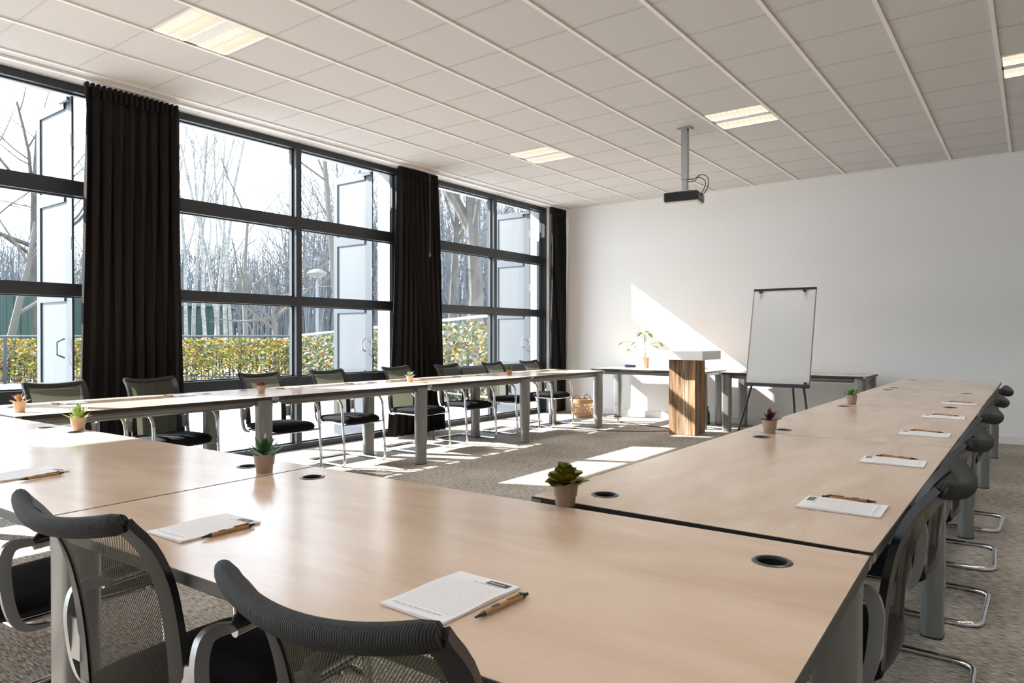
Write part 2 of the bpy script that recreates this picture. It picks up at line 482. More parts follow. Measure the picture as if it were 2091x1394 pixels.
window(5, -7.40, -5.85, -4.40)

# folding outside shutters standing open, square to the facade
def shutter(n, y, label):
    t = thing('exterior_shutter', label, 'shutter', (XW - .12, y, -0.02), 0, 'open shutters outside the windows')
    f = MB(); W = 0.74; T = 3.39
    f.box(-W, -W + .075, -.022, .022, 0, T); f.box(-.13, 0, -.009, .009, 0, T)
    for z0, z1 in ((0, .12), (.74, .86), (1.60, 1.72), (2.48, 2.60), (T - .09, T)): f.box(-W + .075, -.13, -.022, .022, z0, z1)
    f.build('leaf_frame', M_leaf, t)
    for z0, z1 in ((.12, .74), (.86, 1.60), (1.72, 2.48), (2.60, T - .09)):
        MB().box(-W + .075, -.13, -.008, .008, z0, z1).build('panel', M_leafpanel, t)
    for z0 in (.25, 1.15, 2.05, 2.95): MB().tube([(.006, -.012, z0), (.006, -.012, z0 + .11)], .010, 8).build('hinge', M_steel, t, smooth=True)
    h = [(-.11, -.03, 1.10), (-.085, -.10, 1.13), (-.085, -.10, 1.24), (-.11, -.03, 1.27)]
    MB().tube(h, .009, 8).build('handle', M_steel, t)
    MB().box(-.16, .02, -.055, -.03, T - .05, T - .02).build('stay', M_steel, t)
shutter(1, 2.60, 'grey panelled exterior shutter standing open, beside the curtain nearest the camera')
shutter(2, 6.06, 'grey panelled exterior shutter standing open, seen through the middle window')
shutter(3, 9.52, 'grey panelled exterior shutter standing open, seen through the farthest window')

# ---------------------------------------------------------------- curtains
def curtain(label, top, bot, n, seed, x=-6.40, bend=0.0):
    rnd = random.Random(seed)
    t = thing('curtain', label, 'curtain', (x, (bot[0] + bot[1]) / 2, 0.0), 0, 'dark floor length curtains')
    yc = (bot[0] + bot[1]) / 2
    NY = n * 10; NZ = 26; m = MB(); vs = []
    ph = [rnd.uniform(.75, 1.25) for _ in range(n + 1)]; am = [rnd.uniform(.6, 1.2) for _ in range(n + 1)]
    for k in range(NZ + 1):
        q = k / NZ; z = 0.02 + (3.375 - .02) * q
        e = (1 - q) ** 1.3
        a = top[0] * (1 - e) + bot[0] * e; b = top[1] * (1 - e) + bot[1] * e
        for i in range(NY + 1):
            u = i / NY; s_ = u * n
            k0 = int(min(s_, n - 1e-6)); fr = s_ - k0
            A = am[k0] * (1 - fr) + am[k0 + 1] * fr
            wob = 0.35 * math.sin(2.3 * u + seed + 1.2 * q)
            tight = 0.45 + 0.55 * min(1, (1 - q) * 5)
            X = 0.042 * A * tight * math.sin(2 * PI * (s_ + 0.12 * math.sin(q * 3 + seed) + wob)) + 0.015 * math.sin(5 * u + 2 * q)
            Y = a + (b - a) * u + 0.012 * math.sin(4 * PI * s_ + seed) * tight
            vs.append((X, Y - yc, z))
    fs = []
    for k in range(NZ):
        for i in range(NY):
            p = k * (NY + 1) + i; fs.append([p, p + 1, p + NY + 2, p + NY + 1])
    m.add(vs, fs); m.build('cloth', M_curtain, t, smooth=True, solid=0.006)
    h = MB()     # gathered heading tape
    for i in range(n * 2):
        y = top[0] + (top[1] - top[0]) * (i + .5) / (n * 2) - yc
        h.box(-.028, .028, y - .012, y + .012, 3.30, 3.41, bev=.004)
    h.build('heading', M_curtain, t)
    return t
curtain('wide black curtain between the two windows nearest the camera', (2.55, 3.36), (2.50, 3.42), 9, 1)
curtain('black curtain flaring at its hem between the middle and farthest windows', (6.17, 6.88), (6.02, 7.08), 9, 4)
curtain('narrow black curtain in the corner beside the white wall', (9.61, 10.06), (9.60, 10.08), 6, 8)
r_ = MB().box(-6.42, -6.38, -0.6, 10.1, H - .020, H - .001)
tag(r_.build('curtain_rail', M_grid), 'slim white curtain rail fixed to the ceiling along the windows', 'curtain rail')
t = thing('pull_chain', 'thin beaded pull chain hanging from the ceiling by the middle curtain', 'chain', (-6.27, 6.605, 2.35))
m = MB()
z = 0.0
while z < 1.09: m.lathe([(0.001, z - .006), (.005, z), (.001, z + .006)], 6, cap=False); z += .014
m.build('beads', M_steel, t); MB().lathe([(.002, -.05), (.010, -.04), (.008, 0), (.002, .005)], 8).build('tassel', M_steel, t)

# ---------------------------------------------------------------- ceiling lights
def ceiling_light(x, y, label):
    t = thing('ceiling_light', label, 'ceiling light', (x, y, H), 0, 'recessed louvred ceiling lights')
    h = MB(); s_ = .2855
    h.box(-s_, s_, -s_, s_, .100, .108)
    for p, q, r, w_ in ((-s_, s_, -s_, -s_ + .014), (-s_, s_, s_ - .014, s_), (-s_, s_, -.048, .048), (-s_, -s_ + .012, -s_, s_), (s_ - .012, s_, -s_, s_)): h.box(p, q, r, w_, -.002, .101)
    h.build('housing', M_lampr, t)
    h = MB()
    for p, q, r, w_ in ((-s_, s_, -s_, -s_ + .014), (-s_, s_, s_ - .014, s_), (-s_, s_, -.048, .048), (-s_, -s_ + .012, -s_, s_), (s_ - .012, s_, -s_, s_)): h.box(p, q, r, w_, -.004, -.002)
    h.build('face_trim', M_lampw, t)
    for sg in (-1, 1):
        y0, y1 = (.048, s_ - .014) if sg > 0 else (-s_ + .014, -.048)
        ym = (y0 + y1) / 2
        MB().box(-s_ + .013, s_ - .013, y0, y1, .088, .094).build('diffuser', M_lamp, t)
        l = MB(); n = 10
        for k in range(1, n):
            X = -s_ + .012 + (2 * s_ - .024) * k / n; l.box(X - .0015, X + .0015, y0, y1, .0, .040)
        l.box(-s_ + .013, s_ - .013, ym - .003, ym + .003, -.001, .040)
        l.build('louvre', M_lampl, t)
        ld = bpy.data.lights.new('tube_light', 'AREA'); ld.shape = 'RECTANGLE'; ld.size = .52; ld.size_y = .05; ld.energy = LAMP_W; ld.color = (1.0, .95, .89)
        lo = bpy.data.objects.new('tube_light', ld); C.objects.link(lo); lo.parent = t; lo.location = (0, ym, .082)
LAMP_W = 11.0
for (x, y), lb in zip(LIGHTS, ('recessed twin louvred light above the nearest windows',
    'recessed twin louvred light nearest the far window bays', 'recessed twin louvred light beside the projector pole',
    'recessed twin louvred light cut by the right edge of the view', 'added unseen louvred light above the foreground table',
    'added unseen louvred light over the right row of tables', 'added unseen louvred light over the aisle right of the tables',
    'added unseen louvred light over the floor behind the nearest chairs', 'added unseen louvred light behind the right hand chairs')):
    ceiling_light(x, y, lb)

# ---------------------------------------------------------------- tables
TOP = 0.792
def rrect(a, b, r, n=5):
    out = []
    for cx_, cy_, st in ((a - r, b - r, 0), (-a + r, b - r, 90), (-a + r, -b + r, 180), (a - r, -b + r, 270)):
        for k in range(n + 1):
            an = math.radians(st + 90 * k / n); out.append((cx_ + r * math.cos(an), cy_ + r * math.sin(an)))
    return out
def make_top(L, W, holes, t=0.024):
    """slab with real cable holes, long side on local x"""
    bm = bmesh.new(); edges = []
    def loop(pts):
        vs = [bm.verts.new((x, y, TOP)) for x, y in pts]
        for i in range(len(vs)): edges.append(bm.edges.new((vs[i], vs[(i + 1) % len(vs)])))
    loop(rrect(L / 2, W / 2, .006, 2))
    for hx, hy in holes: loop([(hx + .034 * math.cos(a * PI / 12), hy + .034 * math.sin(a * PI / 12)) for a in range(24)])
    bmesh.ops.triangle_fill(bm, edges=edges, use_beauty=True)
    bmesh.ops.recalc_face_normals(bm, faces=bm.faces)
    for f in bm.faces:
        if f.normal.z < 0: f.normal_flip()
    r = bmesh.ops.extrude_face_region(bm, geom=bm.faces[:] )
    up = [e for e in r['geom'] if isinstance(e, bmesh.types.BMVert)]
    for v in up: v.co.z -= t
    bmesh.ops.recalc_face_normals(bm, faces=bm.faces)
    me = bpy.data.meshes.new('tabletop'); bm.to_mesh(me); bm.free(); me.materials.append(M_lam)
    return me
def add_leg(t, x, y, along):
    """oval telescoping column; along=1: long axis on local x"""
    a, b = (.066, .047) if along else (.047, .066)
    l = MB(); l.prism(rrect(a - .006, b - .005, .036, 6), 0.006, 0.21); l.prism(rrect(a, b, .041, 6), 0.205, 0.712)
    o = l.build('leg', M_alu, t, smooth=True, loc=(x, y, 0))
    c = MB().prism(rrect(a + .0015, b + .0015, .041, 6), 0.712, 0.768); c.build('collar', M_alu, o, smooth=True)
    MB().prism(rrect(a - .004, b - .003, .036, 6), 0.0, 0.008).build('foot', M_edge, o)
    return o
def table(label, cx_, cy_, rz, L, W, ends=(1, 1), holes=None, group=None, legs=None):
    t = thing('conference_table', label, 'table', (cx_, cy_, 0), rz, group)
    if holes is None: holes = []
    me = make_top(L, W, holes); o = bpy.data.objects.new('tabletop', me); C.objects.link(o); o.parent = t
    e = MB(); a, b, k = L / 2, W / 2, .0022
    e.box(-a - k, a + k, -b - k, -b, TOP - .0245, TOP - .0012); e.box(-a - k, a + k, b, b + k, TOP - .0245, TOP - .0012)
    e.box(-a - k, -a, -b, b, TOP - .0245, TOP - .0012); e.box(a, a + k, -b, b, TOP - .0245, TOP - .0012)
    e.build('edge_band', M_edge, t)
    for sy in (-1, 1):     # long under-rails with tapered ends and a rounded outer face
        y = sy * (b - .085); m = MB(); secs = []
        for x, dz in ((-a + .06, .018), (-a + .17, .058), (a - .17, .058), (a - .06, .018)):
            zt_ = TOP - .026
            pr = [(0, 0), (.012, -.006), (.018, -.022), (.014, -.040), (.006, -.052), (-.014, -.058), (-.030, -.050), (-.030, 0)]
            secs.append([(x, y + sy * p, zt_ + q * dz / .058) for p, q in pr])
        vs = [p for s_ in secs for p in s_]; n = 8; fs = []
        for i in range(3):
            for j_ in range(n): fs.append([i * n + j_, i * n + (j_ + 1) % n, (i + 1) * n + (j_ + 1) % n, (i + 1) * n + j_])
        fs += [list(range(n)), [3 * n + q for q in range(n - 1, -1, -1)]]
        m.add(vs, fs); m.build('rail', M_rail, t, smooth=True)
    for (lx, ly, al) in (legs if legs is not None else [(sx * (a - .075), sy * (b - .075), 1) for sx in (-1, 1) for sy in (-1, 1) if ends[0 if sx < 0 else 1]]):
        add_leg(t, lx, ly, al)
    for sx in (-1, 1):
        MB().box(sx * (a - .075) - .03, sx * (a - .075) + .03, -b + .12, b - .12, TOP - .066, TOP - .026, bev=.004).build('end_beam', M_rail, t)
        for sy in (-1, 1):
            m = MB(); x, y = sx * a, sy * b
            m.add([(x + sx * .003, y - sy * .03, TOP - .024), (x + sx * .003, y + sy * .003, TOP - .024), (x - sx * .03, y + sy * .003, TOP - .024),
                   (x + sx * .003, y - sy * .03, TOP - .006), (x + sx * .003, y + sy * .003, TOP - .006), (x - sx * .03, y + sy * .003, TOP - .006),
                   (x - sx * .02, y - sy * .02, TOP - .040)],
                  [[0, 1, 4, 3], [1, 2, 5, 4], [0, 6, 1], [1, 6, 2], [0, 3, 5, 2, 6]])
            m.build('corner_bracket', M_silver, t)
    for hx, hy in holes:
        r = MB().lathe([(.031, -.004), (.0315, .0018), (.036, .0028), (.041, .0015), (.042, 0), (.036, -.001)], 28, (hx, hy, TOP), cap=False)
        g_ = r.build('grommet', M_grom, t, smooth=True)
        MB().lathe([(.0325, -.001), (.0325, -.032), (.0, -.033)], 20, (hx, hy, TOP), cap=False).build('cup', M_hole, g_, smooth=True)
    return t

# near row, turned a touch against the room
RN = math.radians(1.9); dN = Vector((-math.cos(RN), -math.sin(RN))); nN = Vector((math.sin(RN), -math.cos(RN)))
P0 = Vector((-0.283, 1.662))
LN = 1.812
def near_tab(k, label, holes_w, legs, gap=.008):
    c = P0 + dN * (k * 1.822 + LN / 2) + nN * .45
    def loc(px, py):
        d = Vector((px, py)) - c; return (d.x * math.cos(RN) + d.y * math.sin(RN), -d.x * math.sin(RN) + d.y * math.cos(RN))
    return table(label, c.x, c.y, RN, LN, .9, holes=[loc(*h) for h in holes_w], legs=legs, group=None)
a_ = LN / 2
near_tab(0, 'beech conference table in the foreground with two notepads on it',
         [(-0.44, 1.498), (-1.942, 1.475)], [(a_ - .055, .45 - .062, 0), (-a_ + .055, -.45 + .075, 1), (-a_ + .055, .45 - .075, 1)])
near_tab(1, 'beech conference table left of the foreground one, half in sunlight',
         [(-2.291, 1.459), (-3.80, 1.470)], [(-a_ + .055, -.45 + .075, 1), (-a_ + .055, .45 - .075, 1)])
near_tab(2, 'sunlit beech conference table in the corner near the windows',
         [(-4.115, 1.452), (-5.45, 1.2)], [(-a_ + .075, -.45 + .075, 1), (-a_ + .075, .45 - .075, 1)])

# right row
XO, XI = -0.283, -1.190
RY = [1.688 + 1.815 * k for k in range(5)]
rl = ['beech table of the right row nearest the camera, one notepad by the open grommet',
      'second beech table of the right row, under the dark maroon succulent',
      'third beech table of the right row, under the bright green bushy plant',
      'last beech table of the right row, closest to the white wall']
rh = [[(-1.026, 1.833), (-1.03, 3.338)], [(-1.021, 3.665), (-1.041, 5.16)], [(-0.451, 5.489), (-0.457, 6.95), (-1.05, 7.0)], [(-1.05, 7.321), (-1.06, 8.78)]]
for k in range(4):
    cyy = (RY[k] + RY[k + 1]) / 2; cx_ = (XO + XI) / 2
    # local x -> world y  (rz = 90deg): world = (-ly, lx)
    hl = [(hy - cyy, -(hx - cx_)) for hx, hy in rh[k]]
    L = 1.807
    legs = [(L / 2 - .055, -(.9535 - .9 / 2 - .062) if False else -.39, 1), (L / 2 - .055, .39, 1)]
    table(rl[k], cx_, cyy, PI / 2, L, XO - XI, holes=hl, legs=legs)
# window row
WO, WI = -5.735, -4.830
WY = [1.545 + 1.77 * k for k in range(5)]
wl = ['sunlit beech table of the window row nearest the camera',
      'beech table of the window row behind the red succulent, nearer the camera',
      'beech table of the window row under the pale mint succulent',
      'last beech table of the window row, toward the far corner']
wh = [[(-5.50, 1.75), (-5.50, 3.12)], [(-5.58, 3.50), (-5.50, 4.90)], [(-5.05, 5.25), (-5.45, 6.60)], [(-5.35, 7.05), (-5.35, 8.40)]]
for k in range(4):
    cyy = (WY[k] + WY[k + 1]) / 2; cx_ = (WO + WI) / 2; L = 1.764
    hl = [(hy - cyy, -(hx - cx_)) for hx, hy in wh[k]]
    legs = [(L / 2 - .055, -.385, 1), (L / 2 - .055, .385, 1)]
    table(wl[k], cx_, cyy, PI / 2, L, WI - WO, holes=hl, legs=legs)
# side tables along the far wall
table('narrow beech side table against the far wall carrying the mosaic vase', -4.48, 9.57, 0, 1.80, .80, holes=[(.7, .3)])
table('narrow beech side table against the far wall behind the flipchart', -2.50, 9.57, 0, 1.78, .80, holes=[(.62, .1)])

# ---------------------------------------------------------------- chairs
def make_chair(label):
    t = thing('conference_chair', label, 'chair', (0, 0, 0), 0)
    # seat cushion: waterfall front
    m = MB(); nx, ny = 10, 10; pts_t = []; pts_b = []
    def sx(u, v):     # superellipse plan
        return u, v
    prof = [(-.205, .455, .425), (-.19, .468, .414), (-.12, .476, .408), (0, .477, .408), (.10, .480, .408), (.18, .479, .405), (.235, .468, .400), (.262, .448, .400), (.272, .426, .406)]
    wdt = [.200, .215, .226, .232, .234, .232, .222, .205, .190]
    vs = []; n = 16
    for (y, zt_, zb_), wd in zip(prof, wdt):
        for k in range(n):
            an = 2 * PI * k / n; c_, s_ = math.cos(an), math.sin(an)
            e = 0.45
            X = wd * math.copysign(abs(c_) ** e, c_); Z = (zt_ + zb_) / 2 + (zt_ - zb_) / 2 * math.copysign(abs(s_) ** .7, s_)
            Z += 0.006 * (X / wd) ** 2
            vs.append((X, y, Z))
    fs = []
    for i in range(len(prof) - 1):
        for k in range(n): fs.append([i * n + (k + 1) % n, i * n + k, (i + 1) * n + k, (i + 1) * n + (k + 1) % n])
    fs += [list(range(n)), [(len(prof) - 1) * n + q for q in range(n - 1, -1, -1)]]
    m.add(vs, fs); m.build('seat', M_seat, t, smooth=True)
    # back shape
    P = [(-.205, .455), (-.212, .53), (-.222, .61), (-.238, .69), (-.262, .77), (-.302, .84), (-.356, .890)]
    def prof_at(v):
        s_ = v * (len(P) - 1); i = min(int(s_), len(P) - 2); f = s_ - i
        p0 = P[max(i - 1, 0)]; p1 = P[i]; p2 = P[i + 1]; p3 = P[min(i + 2, len(P) - 1)]
        def cr(a, b, c, d): return 0.5 * (2 * b + (c - a) * f + (2 * a - 5 * b + 4 * c - d) * f * f + (3 * b - a - 3 * c + d) * f ** 3)
        return cr(p0[0], p1[0], p2[0], p3[0]), cr(p0[1], p1[1], p2[1], p3[1])
    def bp(u, v):
        y, z = prof_at(v); hw = .196 + .008 * v
        return Vector((u * hw, y + .042 * u * u * (0.4 + .6 * v) - .012, z + (.022 * u * u) * v ** 3))
    NU, NV = 14, 18; vs = [bp(-1 + 2 * i / NU, j_ / NV) for j_ in range(NV + 1) for i in range(NU + 1)]
    fs = [[j_ * (NU + 1) + i, j_ * (NU + 1) + i + 1, (j_ + 1) * (NU + 1) + i + 1, (j_ + 1) * (NU + 1) + i] for j_ in range(NV) for i in range(NU)]
    m = MB(); m.add(vs, fs); o = m.build('mesh_panel', M_mesh, t, smooth=True)
    uvl = o.data.uv_layers.new(name='UVMap')
    for poly in o.data.polygons:
        for li in poly.loop_indices:
            vi = o.data.loops[li].vertex_index; uvl.data[li].uv = ((vi % (NU + 1)) / NU * .43, (vi // (NU + 1)) / NV * .47)
    # side frames: flat black blades
    for sg in (-1, 1):
        m = MB(); vs = []; K = 18
        for k in range(K + 1):
            v = k / K; p = bp(sg * 1.0, v); q = bp(sg * (1 - .17 + .05 * v), v); d = (q - p)
            wdh = d.normalized(); tn = (bp(sg, min(1, v + .03)) - bp(sg, max(0, v - .03))).normalized(); nn = wdh.cross(tn).normalized()
            th = .009
            out = p - wdh * .012
            for (a, b) in ((0, th), (1, th * .5), (1, -th * .5), (0, -th)):
                base = out if a == 0 else q
                vs.append(base + nn * b)
        fs = []
        for i in range(K):
            for q_ in range(4): fs.append([i * 4 + q_, i * 4 + (q_ + 1) % 4, (i + 1) * 4 + (q_ + 1) % 4, (i + 1) * 4 + q_])
        fs += [[0, 1, 2, 3], [K * 4 + 3, K * 4 + 2, K * 4 + 1, K * 4]]
        m.add(vs, fs); m.build('side_frame', M_blackpl, t, smooth=True)
    # padded top rail with ribbed cover
    m = MB(); K = 22; pts = []; rr = []
    for i in range(K + 1):
        u = -1.02 + 2.04 * i / K; p = bp(u, 1.0); pts.append(p + Vector((0, -.004, .0)))
        rr.append(.0175 * (1.0 if abs(u) < .95 else .8))
    m.tube(pts, rr, 12, up=(0, -.55, .83), flat=1.35)
    o = m.build('top_rail', M_rib, t, smooth=True)
    uvl = o.data.uv_layers.new(name='UVMap')
    for poly in o.data.polygons:
        for li in poly.loop_indices:
            co = o.data.vertices[o.data.loops[li].vertex_index].co; uvl.data[li].uv = (co.x, co.y)
    m = MB(); m.tube([bp(-1 + 2 * i / 8, 0.0) for i in range(9)], .011, 8); m.build('lower_rail', M_blackpl, t, smooth=True)
    # chrome cantilever frame: arm, front leg, floor loop
    def arc(p0, p1, p2, n=6):
        p0, p1, p2 = Vector(p0), Vector(p1), Vector(p2)
        return [p0 * (1 - q) ** 2 + p1 * 2 * q * (1 - q) + p2 * q * q for q in [k / n for k in range(n + 1)]]
    X = .262
    side = [Vector((X, -.13, .650))] + arc((X, .12, .664), (X, .225, .668), (X, .243, .575), 7) + [Vector((X, .262, .35))] + \
        arc((X, .282, .075), (X, .285, .0125), (X, .225, .0125), 6) + arc((X, -.235, .0125), (X, -.325, .0125), (X - .085, -.325, .0125), 7)
    path = side + [Vector((-p.x, p.y, p.z)) for p in reversed(side)]
    m = MB(); m.tube(path, .0125, 10); m.build('tube_frame', M_chrome, t, smooth=True)
    m = MB(); m.tube([(-X, .256, .405), (X, .256, .405)], .010, 8); m.tube([(-.21, -.16, .412), (.21, -.16, .412)], .010, 8)
    for sg in (-1, 1): m.tube([(sg * .20, -.16, .412), (sg * .20, .256, .405)], .009, 8)
    m.build('seat_support', M_chrome, t, smooth=True)
    for sg in (-1, 1):
        # armrest pad
        m = MB(); ps = [(sg * X, -.130, .664), (sg * X, -.115, .672), (sg * X, .0, .678), (sg * X, .12, .682), (sg * X, .185, .672), (sg * X, .20, .664)]
        m.tube(ps, [.012, .023, .027, .027, .022, .012], 12, up=(0, 0, 1), flat=.5); m.build('armrest', M_arm, t, smooth=True)
        # cast bracket: arm end plate bending down the side of the back into the seat
        m = MB(); ctr = [(-.155, .655), (-.185, .661), (-.215, .663), (-.236, .650), (-.246, .61), (-.244, .56), (-.236, .50), (-.222, .45), (-.200, .418), (-.165, .406), (-.13, .404)]
        hw_ = [.007, .011, .014, .017, .0165, .016, .015, .014, .011, .008, .005]
        c2, h2 = [], []
        for i in range(len(ctr) - 1):
            p0, p1, p2, p3 = ctr[max(0, i - 1)], ctr[i], ctr[i + 1], ctr[min(len(ctr) - 1, i + 2)]
            for q in range(4):
                f = q / 4; cr_ = lambda a, b, c, d: 0.5 * (2 * b + (c - a) * f + (2 * a - 5 * b + 4 * c - d) * f * f + (3 * b - a - 3 * c + d) * f ** 3)
                c2.append((cr_(p0[0], p1[0], p2[0], p3[0]), cr_(p0[1], p1[1], p2[1], p3[1]))); h2.append(hw_[i] * (1 - f) + hw_[i + 1] * f)
        ctr = [(y_ + .042, z_) for y_, z_ in c2 + [ctr[-1]]]; hw_ = h2 + [hw_[-1]]
        n = len(ctr); L_, R_ = [], []
        for i in range(n):
            p, q = ctr[max(0, i - 1)], ctr[min(n - 1, i + 1)]; dy, dz = q[0] - p[0], q[1] - p[1]; l_ = math.hypot(dy, dz)
            ny_, nz_ = dz / l_, -dy / l_
            L_.append((ctr[i][0] + ny_ * hw_[i], ctr[i][1] + nz_ * hw_[i])); R_.append((ctr[i][0] - ny_ * hw_[i], ctr[i][1] - nz_ * hw_[i]))
        vs = []
        for i in range(n):
            for (yy, zz), xx in ((L_[i], .262), (R_[i], .262), (R_[i], .244), (L_[i], .244)): vs.append((sg * xx, yy, zz))
        fs = [[0, 1, 2, 3], [4 * n - 1, 4 * n - 2, 4 * n - 3, 4 * n - 4]]
        for i in range(n - 1):
            for k in range(4): fs.append([i * 4 + k, i * 4 + (k + 1) % 4, (i + 1) * 4 + (k + 1) % 4, (i + 1) * 4 + k])
        m.add(vs, fs); m.build('arm_bracket', M_silver, t, smooth=True)
        m = MB().box(min(sg * .200, sg * .251), max(sg * .200, sg * .251), -.212, -.196, .50, .60, bev=.003); m.build('back_mount', M_silver, t)
    return t

chair = make_chair('black mesh conference chair at the foreground table, its back nearest the camera')
freeze(chair)
chair.location = (-.785, .920, 0); chair.rotation_euler = (0, 0, math.radians(3.5))
dup(chair, (-1.600, .925, 0), math.radians(4), 'black mesh conference chair at the foreground table, left of the nearest one')
dup(chair, (-2.62, .915, 0), math.radians(3), 'black mesh conference chair cut by the left edge of the picture')
gr = 'chairs pushed under the right row'
for y, rz, lb in ((2.07, 1, 'black mesh chair of the right row nearest the camera'),
                  (2.93, 0, 'second black mesh chair from the camera along the right row'),
                  (3.88, -1, 'third black mesh chair from the camera along the right row'),
                  (4.78, 2, 'fourth black mesh chair from the camera along the right row'),
                  (5.72, -2, 'farthest black mesh chair along the right row')):
    dup(chair, (-.503, y, 0), PI / 2 + math.radians(rz), lb, gr)
gw = 'chairs along the window row facing the room'
wn_ = ['sunlit chair of the window row nearest the camera, in front of the nearest window',
       'window row chair standing in front of the widest black curtain',
       'window row chair directly behind the red succulent',
       'window row chair facing the room, in front of the middle window and its open shutter',
       'window row chair at the left edge of the middle curtain, behind the mint succulent',
       'window row chair at the right edge of the middle curtain',
       'window row chair behind the small green plant in the terracotta pot',
       'farthest window row chair, next to the corner curtain']
for (y, rz), lb in zip(((2.16, 0), (2.88, 1), (3.90, -1), (4.70, 0), (5.70, 2), (6.55, -3), (7.50, 2), (8.36, 0)), wn_):
    dup(chair, (-5.625, y, 0), -PI / 2 + math.radians(rz), lb, gw)

# ---------------------------------------------------------------- notepads and pens
def text_mesh(s, size, shear=0.0):
    cu = bpy.data.curves.new('t', 'FONT'); cu.body = s; cu.size = size; cu.align_x = 'LEFT'; cu.shear = shear; cu.resolution_u = 2
    o = bpy.data.objects.new('t', cu); C.objects.link(o)
    dg = bpy.context.evaluated_depsgraph_get(); me = bpy.data.meshes.new_from_object(o.evaluated_get(dg))
    bpy.data.objects.remove(o); return me
def warp(x, y): return .0012 * math.sin(y * 34 + .6) + .0006 * math.sin(x * 40)
def make_pad():
    t = thing('notepad', 'x', 'notepad'); W, L, T = .148, .21, .006
    m = MB(); nx, ny = 6, 14; vs = []
    for lay in (0, 1):
        for j_ in range(ny + 1):
            for i in range(nx + 1):
                x = -W / 2 + W * i / nx; y = -L / 2 + L * j_ / ny
                vs.append((x, y, .0008 if lay == 0 else T + warp(x, y)))
    n = (nx + 1) * (ny + 1); fs = []
    for j_ in range(ny):
        for i in range(nx):
            a = j_ * (nx + 1) + i; fs.append([n + a, n + a + 1, n + a + nx + 2, n + a + nx + 1]); fs.append([a + nx + 1, a + nx + 2, a + 1, a])
    for i in range(nx):
        a = i; fs.append([a, a + 1, n + a + 1, n + a]); a = ny * (nx + 1) + i; fs.append([a + 1, a, n + a, n + a + 1])
    for j_ in range(ny):
        a = j_ * (nx + 1); fs.append([a + nx + 1, a, n + a, n + a + nx + 1]); a = j_ * (nx + 1) + nx; fs.append([a, a + nx + 1, n + a + nx + 1, n + a])
    m.add(vs, fs); m.build('paper_block', M_paper, t)
    def strip(mb, x0, x1, y0, y1, dz=.0004):
        K = 6
        vs = []
        for i in range(K + 1):
            x = x0 + (x1 - x0) * i / K
            for y in (y0, y1): vs.append((x, y, T + warp(x, y) + dz))
        mb.add(vs, [[2 * i, 2 * i + 2, 2 * i + 3, 2 * i + 1] for i in range(K)])
    m = MB()
    for k in range(17): y = -.072 + k * .0082; strip(m, -.066, .066, y, y + .0005)
    m.build('ruled_lines', M_inkl, t)
    m = MB(); strip(m, .012, .062, .078, .096); lg = m.build('logo', M_ink, t)
    me = text_mesh('Boshuis', .0115, .35); me.materials.append(M_paper)
    o = bpy.data.objects.new('logo_lettering', me); C.objects.link(o); o.parent = lg; o.location = (.0165, .083, T + warp(.03, .085) + .0009)
    m = MB(); x = -.012
    for wd in (.012, .016, .013, .015): strip(m, x, x + wd, .0725, .0738); x += wd + .0025
    x = -.062
    for wd in (.017, .014, .010, .023, .017, .018): strip(m, x, x + wd, -.0855, -.0842); x += wd + .003
    m.build('small_print', M_ink, t)
    m = MB(); x = -.056
    for wd in (.013, .004, .006, .03, .03): strip(m, x, x + wd, -.0905, -.0899); x += wd + .004
    m.build('address_line', M_inkl, t)
    return t
def make_pen():
    t = thing('ballpoint_pen', 'x', 'pen'); r = .0052
    # axis along +y, tip at -y
    def ring(prof, y_axis=True):
        mb = MB(); mb.lathe(prof, 14); mb.v = [(x, z, y + .0062) for x, y, z in mb.v]; mb.f = [list(reversed(f)) for f in mb.f]; return mb
    ring([(.0009, -.070), (.0016, -.068), (.0030, -.058), (.0050, -.048), (.0052, -.046)]).build('tip', M_blk, t, smooth=True)
    ring([(r, -.046), (r, .052)]).build('barrel', M_kraft, t, smooth=True)
    ring([(.0054, .052), (.0054, .060), (.0034, .061), (.0032, .070), (.0022, .0712)]).build('push_button', M_blk, t, smooth=True)
    MB().box(-.0026, .0026, .014, .054, .0118, .0138, bev=.0006).build('clip', M_kraft, t)
    MB().box(-.0030, .0030, .047, .051, .0100, .0142).build('clip_band', M_blk, t)
    MB().box(-.0034, .0034, -.026, -.008, .0108, .0116).build('logo', M_ink, t)
    return t
PAD = make_pad(); freeze(PAD); PEN = make_pen(); freeze(PEN)
first = {'pad': True, 'pen': True}
def put(kind, x, y, rz, label, group=None):
    src = PAD if kind == 'pad' else PEN
    if first[kind]:
        first[kind] = False
        src.location = (x, y, TOP + .0002); src.rotation_euler = (0, 0, rz); src['label'] = label
        if group: src['group'] = group
        return
    dup(src, (x, y, TOP + .0002), rz, label, group)
put('pad', -.842, .945, math.radians(-1), 'white ruled notepad nearest the camera, behind the nearest chair back')
put('pen', -.737, .956, math.radians(-3), 'brown kraft pen with black tip lying right of the nearest notepad')
put('pad', -1.633, .922, math.radians(2), 'white ruled notepad on the foreground table beside the second chair')
put('pen', -1.5465, .932, math.radians(2), 'brown kraft pen touching the notepad by the second chair')
put('pad', -2.765, .915, math.radians(6), 'white notepad at the left edge of the picture')
put('pen', -2.655, .926, math.radians(9), 'brown kraft pen beside the notepad at the left edge')
rp = [(2.088, 'nearest the camera'), (2.955, 'second from the camera'), (3.886, 'third from the camera'), (4.778, 'fourth from the camera'), (5.810, 'farthest from the camera')]
